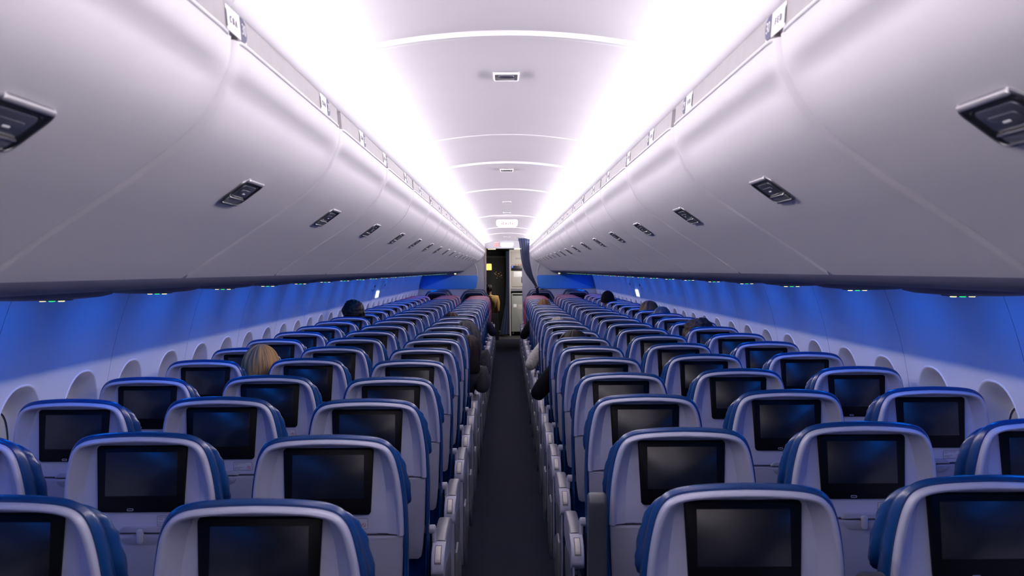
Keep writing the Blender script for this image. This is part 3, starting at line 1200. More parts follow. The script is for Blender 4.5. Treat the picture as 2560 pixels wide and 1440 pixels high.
def make_seat(s, c, n):
    red = n >= 18
    lab = '%s seat, %s row from the camera, %s %s column' % ('red-edged blue leather' if red else 'blue leather', ORD[n], SIDE[s], COLNAME[c])
    t = thing('airline_seat', lab, 'seat', (s * COLX[c], ROWY[s][n], 0), 'blue leather airline seats')
    t.location.z = 0
    dz = DZ[s][c]
    sg = -s                              # towards the aisle
    b = put('backrest', BACK_R if red else BACK_B, t, (0, 0, dz))
    put('headrest', HEAD_B, t, (0, 0, dz))
    put('back_shell', SHELL, t, (0, 0, dz), label='light grey plastic back shell')
    m = put('monitor', BEZ, t, (0, 0, dz), label='black seat-back monitor')
    put('screen', SCR, m)
    put('usb_port', USB, m)
    tr = put('tray_table', TRAY, t, (0, 0, dz))
    put('latch_plate', TPLATE, tr)
    put('tray_latch', KNOB, tr)
    put('shade_gap_strip', TGAPSHADE, tr)  # shadow of the tray gap, put in as a dark strip
    if n < 14:
        p = put('safety_placard', PLB, t, (0, 0, dz))
        put('lettering', PLT, p)
        put('no_smoking_icon', PLI, p, label='red no smoking circle')
    put('seat_cushion', CUSH, t)
    put('dress_cover', SKIRT, t)
    for x in (-0.15, 0.15):
        put('leg', LEG[x], t)
    if c == 0:
        put('armrest_pivot', PIV[sg], t)
        add_arm(t, sg, True, raised=(s == 1 and n == 1))
        add_arm(t, -sg, False, raised=(s == 1 and n == 0))
    elif c == 1:
        add_arm(t, -sg, False)
    return t


for s in (-1, 1):
    for n in range(21):
        for c in range(3):
            if n == 0 and c == 2:
                continue
            make_seat(s, c, n)


# first class seats in front of the curtain
def fc_meshes():
    top = 1.235

    def F(u, w_, d):
        t = radians(11)
        return (u, w_ * sin(t) - d * cos(t), top - w_ * cos(t) - d * sin(t))
    P = [(0, 0), (.10, .001), (.145, .006), (.175, .02), (.20, .05), (.222, .085), (.245, .12), (.262, .17), (.27, .25), (.27, .40), (.26, .62)]
    P = catmull(P, 2)
    Fl = [(-u, w_) for u, w_ in reversed(P)] + P[1:]
    N = oln(Fl)
    g = G()
    rows = [[F(u, w_, d) for u, w_ in off(Fl, N, k, k)] for k, d in ((-.06, -.15), (-.01, -.13), (0, -.09), (0, -.02), (-.006, -.004), (-.02, 0.0), (-.045, -.004), (-.06, -.012))]
    g.grid(rows)
    g.poly(rows[-1])
    g.poly(list(reversed(rows[0])))
    shell = g.mesh(M_FCLEATHER, angle=50)
    g = G()
    Q = off(Fl, N, -.032, -.026)
    lim = [q for q in Q if q[1] < 0.35]
    g.tube([F(u, w_, 0.002) for u, w_ in lim], 0.006, 6)
    trim = g.mesh(M_LIGHTGREY)
    g = G()
    g.plate(rrect(-.15, .15, 0.07, 0.25, .012, 4), F, -.03, -0.006, .002)
    mon = g.mesh(M_BEZEL)
    g = G()
    for y, z0, z1 in ((0.2, .38, .44), (0.22, .36, .47), (0.55, .36, .48), (0.7, .37, .47), (0.72, .40, .45)):
        pass
    rows = [[(a, y, b) for a, b in rrect(-0.26, 0.26, z0, z1, .025, 4)] for y, z0, z1 in ((0.2, .38, .44), (0.22, .36, .47), (0.55, .36, .48), (0.68, .37, .47), (0.70, .40, .45))]
    g.grid(rows, True)
    g.poly(rows[0])
    g.poly(list(reversed(rows[-1])))
    cu = g.mesh(M_FCLEATHER, angle=50)
    lg = G()
    for x in (-0.2, 0.2):
        lg.box(x - .02, x + .02, .25, .62, 0, .37)
    return shell, trim, mon, cu, lg


fs, ft, fm, fcu, flg = fc_meshes()
FLEG = []
for x in (-0.2, 0.2):
    lg = G()
    lg.box(x - .02, x + .02, .25, .62, 0, .37)
    FLEG.append(lg.mesh(M_GREY, smooth=False))
for s in (-1, 1):
    for r, y in enumerate((18.75, 19.62)):
        for c, x in enumerate((0.615, 1.29)):
            t = thing('first_class_seat', 'dark navy wide seat near the bulkhead, %s row, %s side, beside the %s' % (('rear', 'front')[r], SIDE[s], ('aisle', 'windows')[c]), 'seat', (s * x, y, 0), 'dark navy wide seats before the bulkhead')
            put('backrest', fs, t)
            put('trim_band', ft, t, label='thin grey band')
            put('monitor', fm, t)
            put('seat_cushion', fcu, t)
            for q in FLEG:
                put('leg', q, t)

# ------------------------------------------------------------------ curtain by the doorway


def curtain():
    g = G()
    rows = []
    n = 60
    yb = 18.05
    secs = [(0.545, 0.205, 0.405, 0.028), (0.50, 0.207, 0.405, 0.026), (0.40, 0.222, 0.395, 0.022), (0.28, 0.235, 0.392, 0.018), (0.15, 0.252, 0.402, 0.016), (0.02, 0.285, 0.425, 0.014), (-0.10, 0.345, 0.452, 0.012), (-0.22, 0.435, 0.50, 0.012), (-0.315, 0.497, 0.540, 0.010), (-0.36, 0.503, 0.553, 0.012), (-0.50, 0.50, 0.57, 0.016), (-0.75, 0.50, 0.58, 0.018)]
    for z, x0, x1, am in catmull(secs, 4):
        rows.append([(x0 + (x1 - x0) * k / n, yb + am * sin(k / n * 2 * pi * 5.0) + 0.004 * sin(k * 1.7), H + z) for k in range(n + 1)])
    g.grid(rows)
    return g.mesh(M_CURTAIN, angle=70)


t = put('curtain', curtain(), label='sheer blue curtain gathered to the right of the front doorway', category='curtain')
for k in range(5):
    g = G()
    x = 0.215 + 0.043 * k
    g.tube([(x, 18.05 + 0.0, H + 0.552), (x, 18.05, H + 0.508)], [0.019, 0.019], 10)
    put('curtain_loop', g.mesh(M_CURTAIN2), t)
g = G()
g.tube([(0.485, 18.03, H - 0.315), (0.52, 18.01, H - 0.325), (0.56, 18.03, H - 0.315)], 0.014, 8)
put('tie_band', g.mesh(M_CURTAIN2), t)
g = G()
g.tube([(0.15, 18.05, H + 0.562), (0.45, 18.05, H + 0.532)], 0.008, 8)
put('curtain_rail', g.mesh(M_STRIP), t)

# ------------------------------------------------------------------ vestibule and galley beyond the doorway
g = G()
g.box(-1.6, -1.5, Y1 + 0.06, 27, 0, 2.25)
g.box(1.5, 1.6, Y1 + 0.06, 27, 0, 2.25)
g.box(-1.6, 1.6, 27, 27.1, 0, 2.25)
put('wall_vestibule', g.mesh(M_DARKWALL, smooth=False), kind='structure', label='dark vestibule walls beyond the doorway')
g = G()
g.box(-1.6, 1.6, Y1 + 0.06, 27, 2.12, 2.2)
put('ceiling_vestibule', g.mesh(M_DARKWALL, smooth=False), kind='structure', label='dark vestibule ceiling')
# dark door frame far on the left
g = G()
fn = lambda a, b, d: (a, 26.2 - d, b)
ring(g, rrect(-0.62, 0.02, 0.02, 1.98, 0.08, 5), fn, [(0.0, 0.0), (0.0, 0.03), (0.02, 0.04), (0.05, 0.03), (0.05, -0.01)])
t = put('cockpit_door', g.mesh(mat('door frame dark', (0.09, 0.085, 0.085), 0.4)), label='dark closed door with a frame at the far end', category='door')
g = G()
g.plate(rrect(-0.58, -0.02, 0.04, 1.94, 0.06, 5), fn, -0.05, 0.0, 0.004)
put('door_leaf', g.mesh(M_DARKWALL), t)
g = G()
rr = random.Random(3)
for k in range(16):
    a, b = -0.33 + rr.random() * 0.22, H - 0.22 + rr.random() * 0.16
    q = 0.004 + 0.006 * rr.random()
    g.plate(rrect(a - q, a + q, b - q, b + q, q * .5, 2), fn, 0, 0.006, 0.001)
put('glow_specks', g.mesh(M_EMSPECK), t, kind='stuff', label='tiny orange glowing specks')  # added glowing specks for amber points in the dark, not fittings of the door
g = G()
ol = rrect(-0.525, -0.385, H - 0.01, H + 0.145, 0.02, 4, taper=-0.08)
g.plate(ol, lambda a, b, d: (a, 25.4 - d, b), -0.06, 0.02, 0.008)
t = thing('wall_lamp', 'glowing amber square lamp in the dark vestibule', 'lamp')
put('lamp_shade', g.mesh(M_EMAMBER), t)
g = G()
g.box(-0.60, -0.385, 25.42, 25.50, H - 0.02, H + 0.16)
put('bracket', g.mesh(M_DARKPAD), t)

# narrow navy curtain beside the galley
g = G()
rows = []
for z, x0, x1 in ((2.08, -0.035, 0.05), (1.4, -0.03, 0.05), (0.8, -0.05, 0.05), (0.4, -0.12, 0.05), (0.06, -0.19, 0.05)):
    rows.append([(x0 + (x1 - x0) * k / 30, 24.9 + 0.03 * sin(k / 30 * 2 * pi * 3), z) for k in range(31)])
g.grid(rows)
put('galley_curtain', g.mesh(M_CURTAIN2, angle=70), label='narrow navy curtain hanging beside the galley', category='curtain')

# galley unit
gy = 25.2
t = thing('galley_unit', 'beige galley cabinet seen through the doorway', 'cabinet', (0, 0, 0))
g = G()
g.box(0.055, 1.0, gy, gy + 0.7, 1.16, 2.12)
g.box(0.055, 0.085, gy, gy + 0.7, 0.0, 1.16)
g.box(0.97, 1.0, gy, gy + 0.7, 0.0, 1.16)
put('carcass', g.mesh(M_GALLEY, smooth=False), t)
fn = lambda a, b, d: (a, gy - d, b)
g = G()
g.plate(rrect(0.095, 0.62, 1.745, 2.075, 0.012, 3), fn, -0.01, 0.02, 0.006)
d_ = put('door', g.mesh(M_GALLEY), t, label='beige upper locker door')
g = G()
g.plate(rrect(0.20, 0.34, 1.88, 1.925, 0.008, 3), fn, 0.018, 0.0215, 0.001)
g.plate(rrect(0.37, 0.40, 1.88, 1.93, 0.004, 3), fn, 0.018, 0.0215, 0.001)
put('panel_mark', g.mesh(M_STRIP), d_)
g = G()
g.plate(rrect(0.095, 0.62, 1.60, 1.725, 0.004, 3), fn, -0.03, 0.012, 0.003)
c_ = put('control_panel', g.mesh(M_BLACK), t, label='black control strip')
g = G()
g.plate(rrect(0.105, 0.145, 1.675, 1.715, 0.01, 3), fn, 0.01, 0.016, 0.002)
put('indicator', g.mesh(M_EMBLUE), c_, label='blue indicator')
g = G()
for x in (0.21, 0.28, 0.345):
    g.plate(rrect(x - 0.008, x + 0.008, 1.73, 1.765, 0.004, 3), fn, 0.01, 0.03, 0.003)
put('turn_latch', g.mesh(M_RED), c_)
g = G()
g.plate(rrect(0.11, 0.62, 1.205, 1.59, 0.012, 3), fn, -0.01, 0.022, 0.006)
d_ = put('door', g.mesh(M_GALLEY), t, label='beige lower locker door')
g = G()
g.plate(rrect(0.16, 0.36, 1.45, 1.58, 0.01, 3), fn, 0.02, 0.024, 0.001)
put('notice', g.mesh(M_WHITE), d_)
g = G()
g.plate(rrect(0.345, 0.365, 1.31, 1.455, 0.006, 3), fn, 0.02, 0.05, 0.006)
put('handle', g.mesh(M_BLACK), d_)
g = G()
g.box(0.085, 0.97, gy - 0.005, gy + 0.04, 1.10, 1.165)
put('work_ledge', g.mesh(M_METAL, smooth=False), t)

t = thing('galley_cart', 'grey galley trolley parked below the beige cabinet', 'trolley', (0, 0, 0))
g = G()
g.plate(rrect(0.10, 0.40, 0.10, 1.05, 0.02, 4), fn, -0.6, 0.01, 0.01)
put('body', g.mesh(M_CART), t)
g = G()
g.plate(rrect(0.13, 0.37, 1.005, 1.03, 0.008, 3), fn, 0.0, 0.04, 0.006)
put('handle', g.mesh(M_BLACK), t)
g = G()
g.plate(rrect(0.145, 0.225, 0.70, 0.78, 0.006, 3), fn, 0.008, 0.012, 0.001)
put('sticker', g.mesh(M_WHITE), t, label='white square sticker')
g = G()
g.plate(rrect(0.25, 0.39, 0.645, 0.77, 0.006, 3), fn, 0.008, 0.012, 0.001)
put('notice', g.mesh(M_GALLEY), t)
for x in (0.14, 0.36):
    for yy in (gy + 0.06, gy + 0.5):
        g = G()
        g.tube([(x - 0.015, yy, 0.05), (x + 0.015, yy, 0.05)], 0.05, 12)
        put('wheel', g.mesh(M_BLACK), t)
for q, x in ((0, -0.36), (1, 0.25)):
    g = G()
    g.plate(rrect(x - 0.09, x + 0.09, 0, 0.12, 0.02, 4), lambda a, b, d: (a, 23.75 + b * 5, 2.118 - d), 0, 0.012, 0.004)
    put('vestibule_light', g.mesh(M_EMWARM), label='warm strip of light on the vestibule ceiling, %s end of the doorway' % ('left', 'right')[q], category='lamp', group='vestibule lights')


# ------------------------------------------------------------------ people
def skin_obj(name, parent, nodes, edges, m, root=0, levels=2, **props):
    """nodes: (x,y,z,rx,ry)"""
    me = bpy.data.meshes.new(name)
    bm = bmesh.new()
    lay = bm.verts.layers.skin.verify()
    vs = [bm.verts.new(n[:3]) for n in nodes]
    for a, b in edges:
        bm.edges.new((vs[a], vs[b]))
    for i, (v, n) in enumerate(zip(vs, nodes)):
        v[lay].radius = (n[3], n[4] if len(n) > 4 else n[3])
        v[lay].use_root = (i == root)
    bm.to_mesh(me)
    bm.free()
    me.materials.append(m)
    o = put(name, me, parent, **props)
    sk = o.modifiers.new('skin', 'SKIN')
    sk.use_smooth_shade = True
    o.modifiers.new('smooth', 'SUBSURF').levels = levels
    o.modifiers['smooth'].render_levels = levels
    ev = o.evaluated_get(bpy.context.evaluated_depsgraph_get())
    me2 = bpy.data.meshes.new_from_object(ev)
    o.modifiers.clear()
    o.data = me2
    for p in me2.polygons:
        p.use_smooth = True
    if not me2.materials:
        me2.materials.append(m)
    return o


def hair_mesh(c, r, m, length=0.0, wob=0.006, freq=40, seed=0, lean=(0, 0), squash=1.0, streak=True):
    """cap of hair round the head centre c, with radii r, falling LENGTH below the ears at the back"""
    g = G()
    nu, nv = 72, 44
    rows = []
    for j in range(nv + 1):
        v = j / nv
        row = []
        for i in range(nu):
            a = 2 * pi * i / nu                     # a = 0 points +x, pi/2 points +y (the face)
            front = max(0.0, sin(a))
            vmax = pi * (0.62 - 0.22 * front ** 1.5) if length <= 0 else pi * (0.60 - 0.20 * front ** 1.5)
            ph = vmax * min(1.0, v / (0.6 if length > 0 else 1.0))
            x, y, z = cos(a) * sin(ph), sin(a) * sin(ph), cos(ph)
            dn = 0.0
            if length > 0 and v > 0.6:
                dn = (v - 0.6) / 0.4
            k = 1.0 + dn * 0.10 - 0.25 * dn * dn * squash
            P = Vector((x * r[0] * k, y * r[1] * k, z * r[2] - dn * length * (1 - 0.8 * front)))
            if streak:
                nn = noise.noise(Vector((cos(a) * freq * 0.22 + seed, sin(a) * freq * 0.22, P.z * 6)))
                n2 = noise.noise(Vector((cos(a) * freq * 0.07 + seed, sin(a) * freq * 0.07 + 9, P.z * 5)))
            else:
                nn = noise.noise(Vector((P.x * freq, P.y * freq, P.z * freq + seed)))
                n2 = noise.noise(Vector((P.x * freq * .4, P.y * freq * .4, P.z * freq * .4 + seed + 7)))
            d = Vector((x, y, z * 0.6)).normalized() * (wob * (nn + n2) * (min(1.0, sin(ph) * 1.3) if streak else 1.0))
            sway = Vector((lean[0] * (1 - v), lean[1] * (1 - v), 0))
            row.append(Vector(c) + P + d + sway)
        rows.append(row)
    g.grid(rows, True)
    # inner return so that the hair has thickness
    inn = [[Vector(c) + (p - Vector(c)) * 0.86 for p in r_] for r_ in (rows[-1], rows[-4], rows[-10])]
    g.grid([rows[-1]] + inn, True)
    me = g.mesh(m, 'hair', angle=180)
    uv = me.uv_layers.new(name='strand')
    cc = Vector(c)
    for lp in me.loops:
        q = me.vertices[lp.vertex_index].co - cc
        uv.data[lp.index].uv = (math.atan2(q.y, q.x) if abs(q.x) + abs(q.y) > 1e-6 else 0.0, q.z)
    return me


def hair_mat(name, col, amt=0.5, rough=0.5):
    """hair: fine strands running down from the crown"""
    if name in MATS:
        return MATS[name]
    m = mat(name, col, rough, spec=0.25)
    nt = m.node_tree
    b = nt.nodes['Principled BSDF']
    uv = nt.nodes.new('ShaderNodeUVMap')
    uv.uv_map = 'strand'
    sx = nt.nodes.new('ShaderNodeSeparateXYZ')
    nt.links.new(uv.outputs[0], sx.inputs[0])
    co, si, zz = nt.nodes.new('ShaderNodeMath'), nt.nodes.new('ShaderNodeMath'), nt.nodes.new('ShaderNodeMath')
    co.operation, si.operation, zz.operation = 'COSINE', 'SINE', 'MULTIPLY'
    zz.inputs[1].default_value = 0.35
    cb = nt.nodes.new('ShaderNodeCombineXYZ')
    nt.links.new(sx.outputs[0], co.inputs[0])
    nt.links.new(sx.outputs[0], si.inputs[0])
    nt.links.new(sx.outputs[1], zz.inputs[0])
    for k, n in enumerate((co, si, zz)):
        nt.links.new(n.outputs[0], cb.inputs[k])
    n = nt.nodes.new('ShaderNodeTexNoise')
    n.inputs['Scale'].default_value = 13
    n.inputs['Detail'].default_value = 5
    n.inputs['Roughness'].default_value = 0.75
    nt.links.new(cb.outputs[0], n.inputs['Vector'])
    r = nt.nodes.new('ShaderNodeValToRGB')
    r.color_ramp.elements[0].position, r.color_ramp.elements[1].position = 0.34, 0.66
    r.color_ramp.elements[0].color = (*[c * (1 - amt) for c in col], 1)
    r.color_ramp.elements[1].color = (*[min(1, c * (1 + amt)) for c in col], 1)
    nt.links.new(n.outputs['Fac'], r.inputs[0])
    nt.links.new(r.outputs[0], b.inputs['Base Color'])
    bp = nt.nodes.new('ShaderNodeBump')
    bp.inputs['Strength'].default_value = 0.5
    bp.inputs['Distance'].default_value = 0.004
    nt.links.new(n.outputs['Fac'], bp.inputs['Height'])
    nt.links.new(bp.outputs[0], b.inputs['Normal'])
    return m


def person(label, seat, head, hair, cloth, skin=M_SKIN, arm=None, aisle_sg=0, lean_y=0.0, legs=True, torso_w=1.0):
    """seat (x, y) of the back it sits against, head centre (x,y,z); arm = elbow position on the aisle side"""
    sx, sy = seat
    hx, hy, hz = head
    t = thing('person', label, 'person', (sx, sy + 0.3, 0), 'passengers in their seats')
    o = Vector((sx, sy + 0.3, 0))
    R = lambda x, y, z, a, b=None: (x - o.x, y - o.y, z - o.z, a, b or a)
    pel = (sx, sy + 0.36, 0.58)
    nk = (hx, hy - 0.015, hz - 0.135)
    ch = (pel[0] * .35 + nk[0] * .65, pel[1] * .35 + nk[1] * .65, pel[2] * .35 + (nk[2] - .06) * .65)
    wa = (pel[0] * .75 + nk[0] * .25, pel[1] * .7 + nk[1] * .3, pel[2] * .7 + nk[2] * .3)
    nodes = [R(*pel, .105, .085), R(*wa, .098, .078), R(*ch, .108, .082), R(nk[0], nk[1], nk[2] - .03, .062, .058), R(nk[0], nk[1], nk[2] + .03, .052, .052), R(hx, hy, hz - .03, .068, .075), R(hx, hy + .005, hz + .035, .074, .088), R(hx, hy, hz + .085, .045, .055),
             R(hx, hy + .085, hz - .025, .014, .016)]
    edges = [(0, 1), (1, 2), (2, 3), (3, 4), (4, 5), (5, 6), (6, 7), (5, 8)]
    cl_n = [R(*pel, .155 * torso_w, .12), R(*wa, .15 * torso_w, .115), R(*ch, .165 * torso_w, .12), R(nk[0], nk[1], nk[2] - .035, .085, .07), R(nk[0], nk[1], nk[2] + 0.0, .066, .062)]
    cl_e = [(0, 1), (1, 2), (2, 3), (3, 4)]
    for q in (-1, 1):
        sh = (ch[0] + q * .165 * torso_w, ch[1] + .01, ch[2] + .115)
        if arm is not None and q == aisle_sg:
            el = arm
            wr = (el[0] - q * .06, el[1] + .20, el[2] + .03)
        else:
            el = (sx + q * .19, sy + .30, .70)
            wr = (sx + q * .09, sy + .50, .665)
        k = len(nodes)
        nodes += [R(*sh, .042), R((sh[0] + el[0]) / 2, (sh[1] + el[1]) / 2, (sh[2] + el[2]) / 2, .036), R(*el, .031), R((el[0] + wr[0]) / 2, (el[1] + wr[1]) / 2, (el[2] + wr[2]) / 2, .036), R(*wr, .026), R(wr[0] - q * .012, wr[1] + .06, wr[2] - .005, .030, .017)]
        edges += [(2, k), (k, k + 1), (k + 1, k + 2), (k + 2, k + 3), (k + 3, k + 4), (k + 4, k + 5)]
        hp = nodes[k + 5]
        for f in range(5):                          # four fingers and a thumb
            fx = (f - 1.5) * .017 if f < 4 else -q * .04
            ln = (.052, .06, .056, .044)[f] if f < 4 else .02
            j = len(nodes)
            nodes.append((hp[0] + fx, hp[1] + (.025 if f < 4 else 0.0), hp[2] - .004, .008, .008))
            nodes.append((hp[0] + fx * 1.1, hp[1] + .02 + ln * .6, hp[2] - .012, .0075, .0075))
            nodes.append((hp[0] + fx * 1.1, hp[1] + .02 + ln, hp[2] - .026, .006, .006))
            edges += [(k + 5, j), (j, j + 1), (j + 1, j + 2)]
        c = len(cl_n)
        cl_n += [R(*sh, .082), R((sh[0] * .5 + el[0] * .5), (sh[1] + el[1]) / 2, (sh[2] + el[2]) / 2, .068), R(*el, .052), R((el[0] + wr[0]) / 2, (el[1] + wr[1]) / 2, (el[2] + wr[2]) / 2, .052), R(*wr, .036)]
        cl_e += [(2, c), (c, c + 1), (c + 1, c + 2), (c + 2, c + 3), (c + 3, c + 4)]
    if legs:
        for q in (-1, 1):
            k = len(nodes)
            nodes += [R(sx + q * .085, sy + .42, .565, .085), R(sx + q * .10, sy + .60, .57, .07), R(sx + q * .10, sy + .745, .555, .058), R(sx + q * .10, sy + .73, .32, .05), R(sx + q * .10, sy + .70, .10, .038), R(sx + q * .105, sy + .80, .045, .032)]
            edges += [(0, k), (k, k + 1), (k + 1, k + 2), (k + 2, k + 3), (k + 3, k + 4), (k + 4, k + 5)]
    skin_obj('body', t, nodes, edges, skin)
    if legs:
        tn = [R(sx, sy + .37, .575, .15, .12)]
        te = []
        for q in (-1, 1):
            k = len(tn)
            tn += [R(sx + q * .085, sy + .42, .57, .10), R(sx + q * .10, sy + .60, .575, .085), R(sx + q * .10, sy + .742, .56, .072), R(sx + q * .10, sy + .728, .32, .062), R(sx + q * .10, sy + .70, .13, .055)]
            te += [(0, k), (k, k + 1), (k + 1, k + 2), (k + 2, k + 3), (k + 3, k + 4)]
        skin_obj('trousers', t, tn, te, M_TROUSERS)
    cm = cloth if not isinstance(cloth, tuple) else mat('cloth %s' % str(cloth), cloth, 0.9, spec=0.12, noise_amt=0.25, noise_scale=120)
    skin_obj('clothing', t, cl_n, cl_e, cm)
    if hair:
        hm = hair.pop('mat')
        off_ = hair.pop('off', (0, 0, 0))
        me = hair_mesh((hx - o.x + off_[0], hy - o.y + off_[1], hz - o.z + off_[2]), hair.pop('r'), hm, **hair)
        put('hair', me, t)
    return t, o


def seat_of(s, c, n):
    return (s * COLX[c], ROWY[s][n])


HB = hair_mat('blonde hair', (0.42, 0.235, 0.085), 0.62)
HD = hair_mat('dark brown hair', (0.009, 0.006, 0.0055), 0.5)
HBR = hair_mat('brown hair', (0.024, 0.013, 0.011), 0.5)
HBR2 = hair_mat('reddish brown hair', (0.20, 0.095, 0.04), 0.5)
HLB = hair_mat('light brown hair', (0.13, 0.068, 0.032), 0.5)
HG = hair_mat('grey hair', (0.08, 0.085, 0.11), 0.45)
HSG = hair_mat('silver hair', (0.30, 0.27, 0.26), 0.3)
HC = mat('curly dark hair', (0.045, 0.022, 0.014), 0.7, noise_amt=0.6, noise_scale=60, bump=0.8, bump_scale=60)
M_TROUSERS = mat('dark trousers', (0.012, 0.013, 0.02), 0.9, spec=0.1)
M_KNIT = mat('cream knit', (0.52, 0.50, 0.44), 0.9, noise_amt=0.35, noise_scale=90, bump=1.0, bump_scale=90)
M_CAP = mat('black cap', (0.004, 0.004, 0.006), 0.9, spec=0.1)
M_HOOD = mat('grey hoodie', (0.045, 0.045, 0.053), 0.9, noise_amt=0.25, noise_scale=60, bump=0.5, bump_scale=120)
M_SWEATER = mat('charcoal sweater', (0.035, 0.034, 0.040), 0.9, noise_amt=0.3, noise_scale=100, bump=0.5, bump_scale=150)

# left side
person('person with long blonde hair leaning inwards in the left window column', seat_of(-1, 2, 4), (-1.285, ROWY[-1][4] + 0.20, 1.13), dict(mat=HB, r=(.092, .105, .118), length=0.20, wob=0.010, seed=3, off=(0, -0.01, 0)), (0.08, 0.08, 0.10))
person('person with short tousled dark hair, tall, in the left window column', seat_of(-1, 2, 10), (-1.51, ROWY[-1][10] + 0.19, 1.222), dict(mat=HD, r=(.110, .115, .125), wob=0.009, freq=46, seed=5, streak=False), (0.05, 0.05, 0.06))
person('person with brown hair barely showing above an aisle seat, left side', seat_of(-1, 0, 10), (-0.545, ROWY[-1][10] + 0.18, 1.095), dict(mat=HBR, r=(.088, .10, .118), wob=0.012, seed=8), (0.05, 0.05, 0.06))
hood = person('person in a grey hoodie with the hood up leaning into the aisle', seat_of(-1, 0, 8), (-0.315, ROWY[-1][8] + 0.24, 1.095), None, M_HOOD, arm=(-0.19, ROWY[-1][8] + 0.27, 0.76), aisle_sg=1, torso_w=1.1)
put('hood', hair_mesh((-0.315 - hood[1].x, ROWY[-1][8] + 0.22 - hood[1].y, 1.085), (.108, .125, .125), M_HOOD, length=0.14, wob=0.012, freq=22, seed=2, lean=(-0.03, 0)), hood[0], label='grey hood')
person('person with long brown hair and charcoal sweater leaning into the aisle', seat_of(-1, 0, 7), (-0.29, ROWY[-1][7] + 0.22, 1.02), dict(mat=HBR, r=(.085, .10, .118), length=0.13, wob=0.012, seed=11), M_SWEATER, arm=(-0.185, ROWY[-1][7] + 0.24, 0.73), aisle_sg=1)
person('person in dark navy clothing sticking out into the aisle far ahead on the left', seat_of(-1, 0, 15), (-0.38, ROWY[-1][15] + 0.22, 1.02), dict(mat=HD, r=(.086, .10, .115), wob=0.01, seed=4), (0.02, 0.02, 0.045), arm=(-0.19, ROWY[-1][15] + 0.25, 0.75), aisle_sg=1)
# right side
pp = person('person with black hair wearing headphones and a black top, right aisle', seat_of(1, 0, 6), (0.452, ROWY[1][6] + 0.17, 1.10), dict(mat=HD, r=(.096, .108, .118), wob=0.008, seed=6), (0.006, 0.006, 0.008), arm=(0.195, ROWY[1][6] + 0.20, 0.77), aisle_sg=-1)
g = G()
hc = Vector((0.452, ROWY[1][6] + 0.17, 1.10)) - pp[1]
g.tube([hc + Vector((0.108 * cos(pi * k / 24), 0.0, 0.112 * sin(pi * k / 24))) for k in range(25)], 0.007, 8)
hb = put('headphones', g.mesh(M_DARKPAD), pp[0], label='dark headphones')
g = G()
for q in (-1, 1):
    g.tube([hc + Vector((q * 0.082, 0, -0.01)), hc + Vector((q * 0.115, 0, -0.01))], [0.04, 0.036], 16)
put('ear_cups', g.mesh(M_DARKPAD), hb)
person('person with silver hair and a cream knit sweater, right aisle', seat_of(1, 0, 9), (0.462, ROWY[1][9] + 0.17, 1.088), dict(mat=HSG, r=(.083, .10, .112), wob=0.006, seed=9), M_KNIT, arm=(0.195, ROWY[1][9] + 0.19, 0.745), aisle_sg=-1)
person('person with reddish brown hair and a black sleeve, far up the right aisle', seat_of(1, 0, 14), (0.47, ROWY[1][14] + 0.18, 1.135), dict(mat=HBR2, r=(.09, .105, .115), wob=0.01, seed=12), (0.006, 0.006, 0.008), arm=(0.20, ROWY[1][14] + 0.20, 0.76), aisle_sg=-1)
pp = person('person wearing a black cap in the right window column', seat_of(1, 2, 15), (1.375, ROWY[1][15] + 0.18, 1.21), dict(mat=HD, r=(.082, .098, .108), wob=0.006, seed=13), (0.02, 0.02, 0.025), skin=M_SKIN2)
g = G()
hc = Vector((1.375, ROWY[1][15] + 0.18, 1.215)) - pp[1]
rows = []
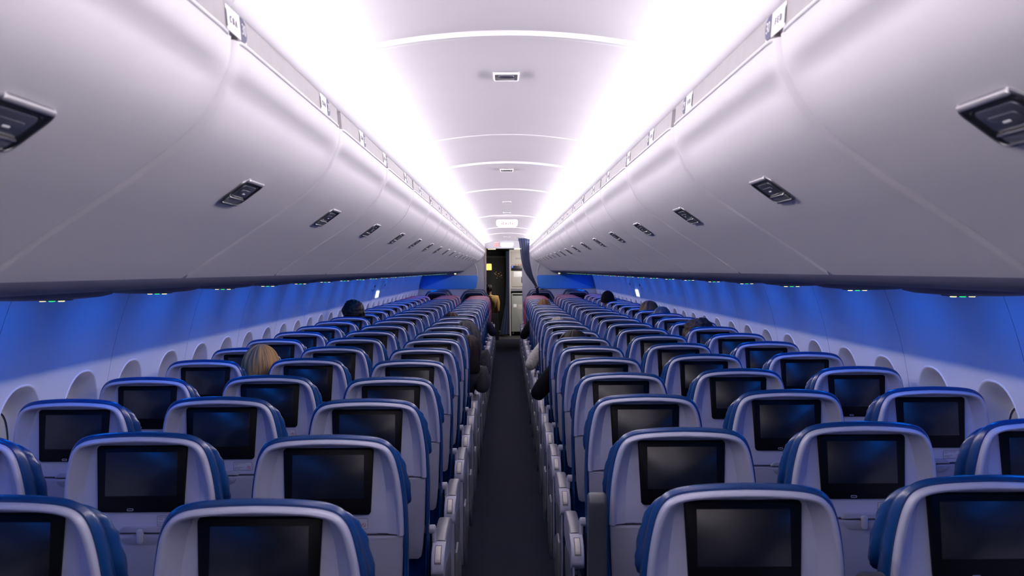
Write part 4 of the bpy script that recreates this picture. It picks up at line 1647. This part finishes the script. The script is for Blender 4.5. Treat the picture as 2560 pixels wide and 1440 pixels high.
for j in range(13):
    ph = pi * 0.60 * j / 12
    rows.append([hc + Vector((0.094 * cos(2 * pi * i / 32) * sin(ph), 0.112 * sin(2 * pi * i / 32) * sin(ph), 0.122 * cos(ph))) for i in range(32)])
g.grid(rows, True)
g.plate([(0.11 * cos(pi * k / 12), 0.06 + 0.12 * sin(pi * k / 12)) for k in range(13)], lambda a, b, d: tuple(hc + Vector((a + b * 0.35, b, -0.005 + d - b * 0.1))), -0.004, 0.004, 0.002)
put('cap', g.mesh(M_CAP), pp[0], label='black cap')
person('person with light brown hair leaning on the right sidewall', seat_of(1, 2, 11), (1.51, ROWY[1][11] + 0.20, 1.175), dict(mat=HLB, r=(.095, .108, .118), wob=0.014, freq=50, seed=14), (0.05, 0.05, 0.06))
person('person with grey hair behind the light brown haired one, right windows', seat_of(1, 2, 10), (1.525, ROWY[1][10] + 0.18, 1.142), dict(mat=HG, r=(.094, .108, .116), wob=0.006, seed=15), (0.05, 0.05, 0.06))
person('person with bushy curly dark hair in the right window column', seat_of(1, 2, 7), (1.45, ROWY[1][7] + 0.18, 1.13), dict(mat=HC, r=(.112, .118, .128), length=0.10, wob=0.020, freq=44, seed=16, streak=False), (0.05, 0.045, 0.05))
person('person with a dark shaven head in a navy wide seat beside the curtain', (0.615, 18.75), (0.64, 18.95, 1.165), dict(mat=mat('short black hair', (0.03, 0.018, 0.014), 0.8), r=(.08, .096, .112), wob=0.001, seed=17), (0.03, 0.03, 0.05), skin=M_SKIN2, legs=False)

# crew member on the fold-down seat in the vestibule
cy = 23.55
js = thing('jump_seat', 'dark fold-down crew seat in the vestibule', 'seat', (-0.40, cy, 0))
g = G()
g.box(-0.20, 0.20, 0.18, 0.58, 0.42, 0.47)
put('seat', g.mesh(M_NAVY, smooth=False), js)
g = G()
g.box(-0.20, 0.20, 0.12, 0.18, 0.0, 0.62)
put('backrest', g.mesh(M_DARKPAD, smooth=False), js)
person('person in a tan shirt sitting in the dark vestibule beyond the doorway', (-0.38, cy), (-0.425, cy + 0.20, 1.185), dict(mat=HD, r=(.085, .10, .115), wob=0.01, seed=20), (0.42, 0.26, 0.10), arm=(-0.235, cy + 0.24, 0.66), aisle_sg=1)
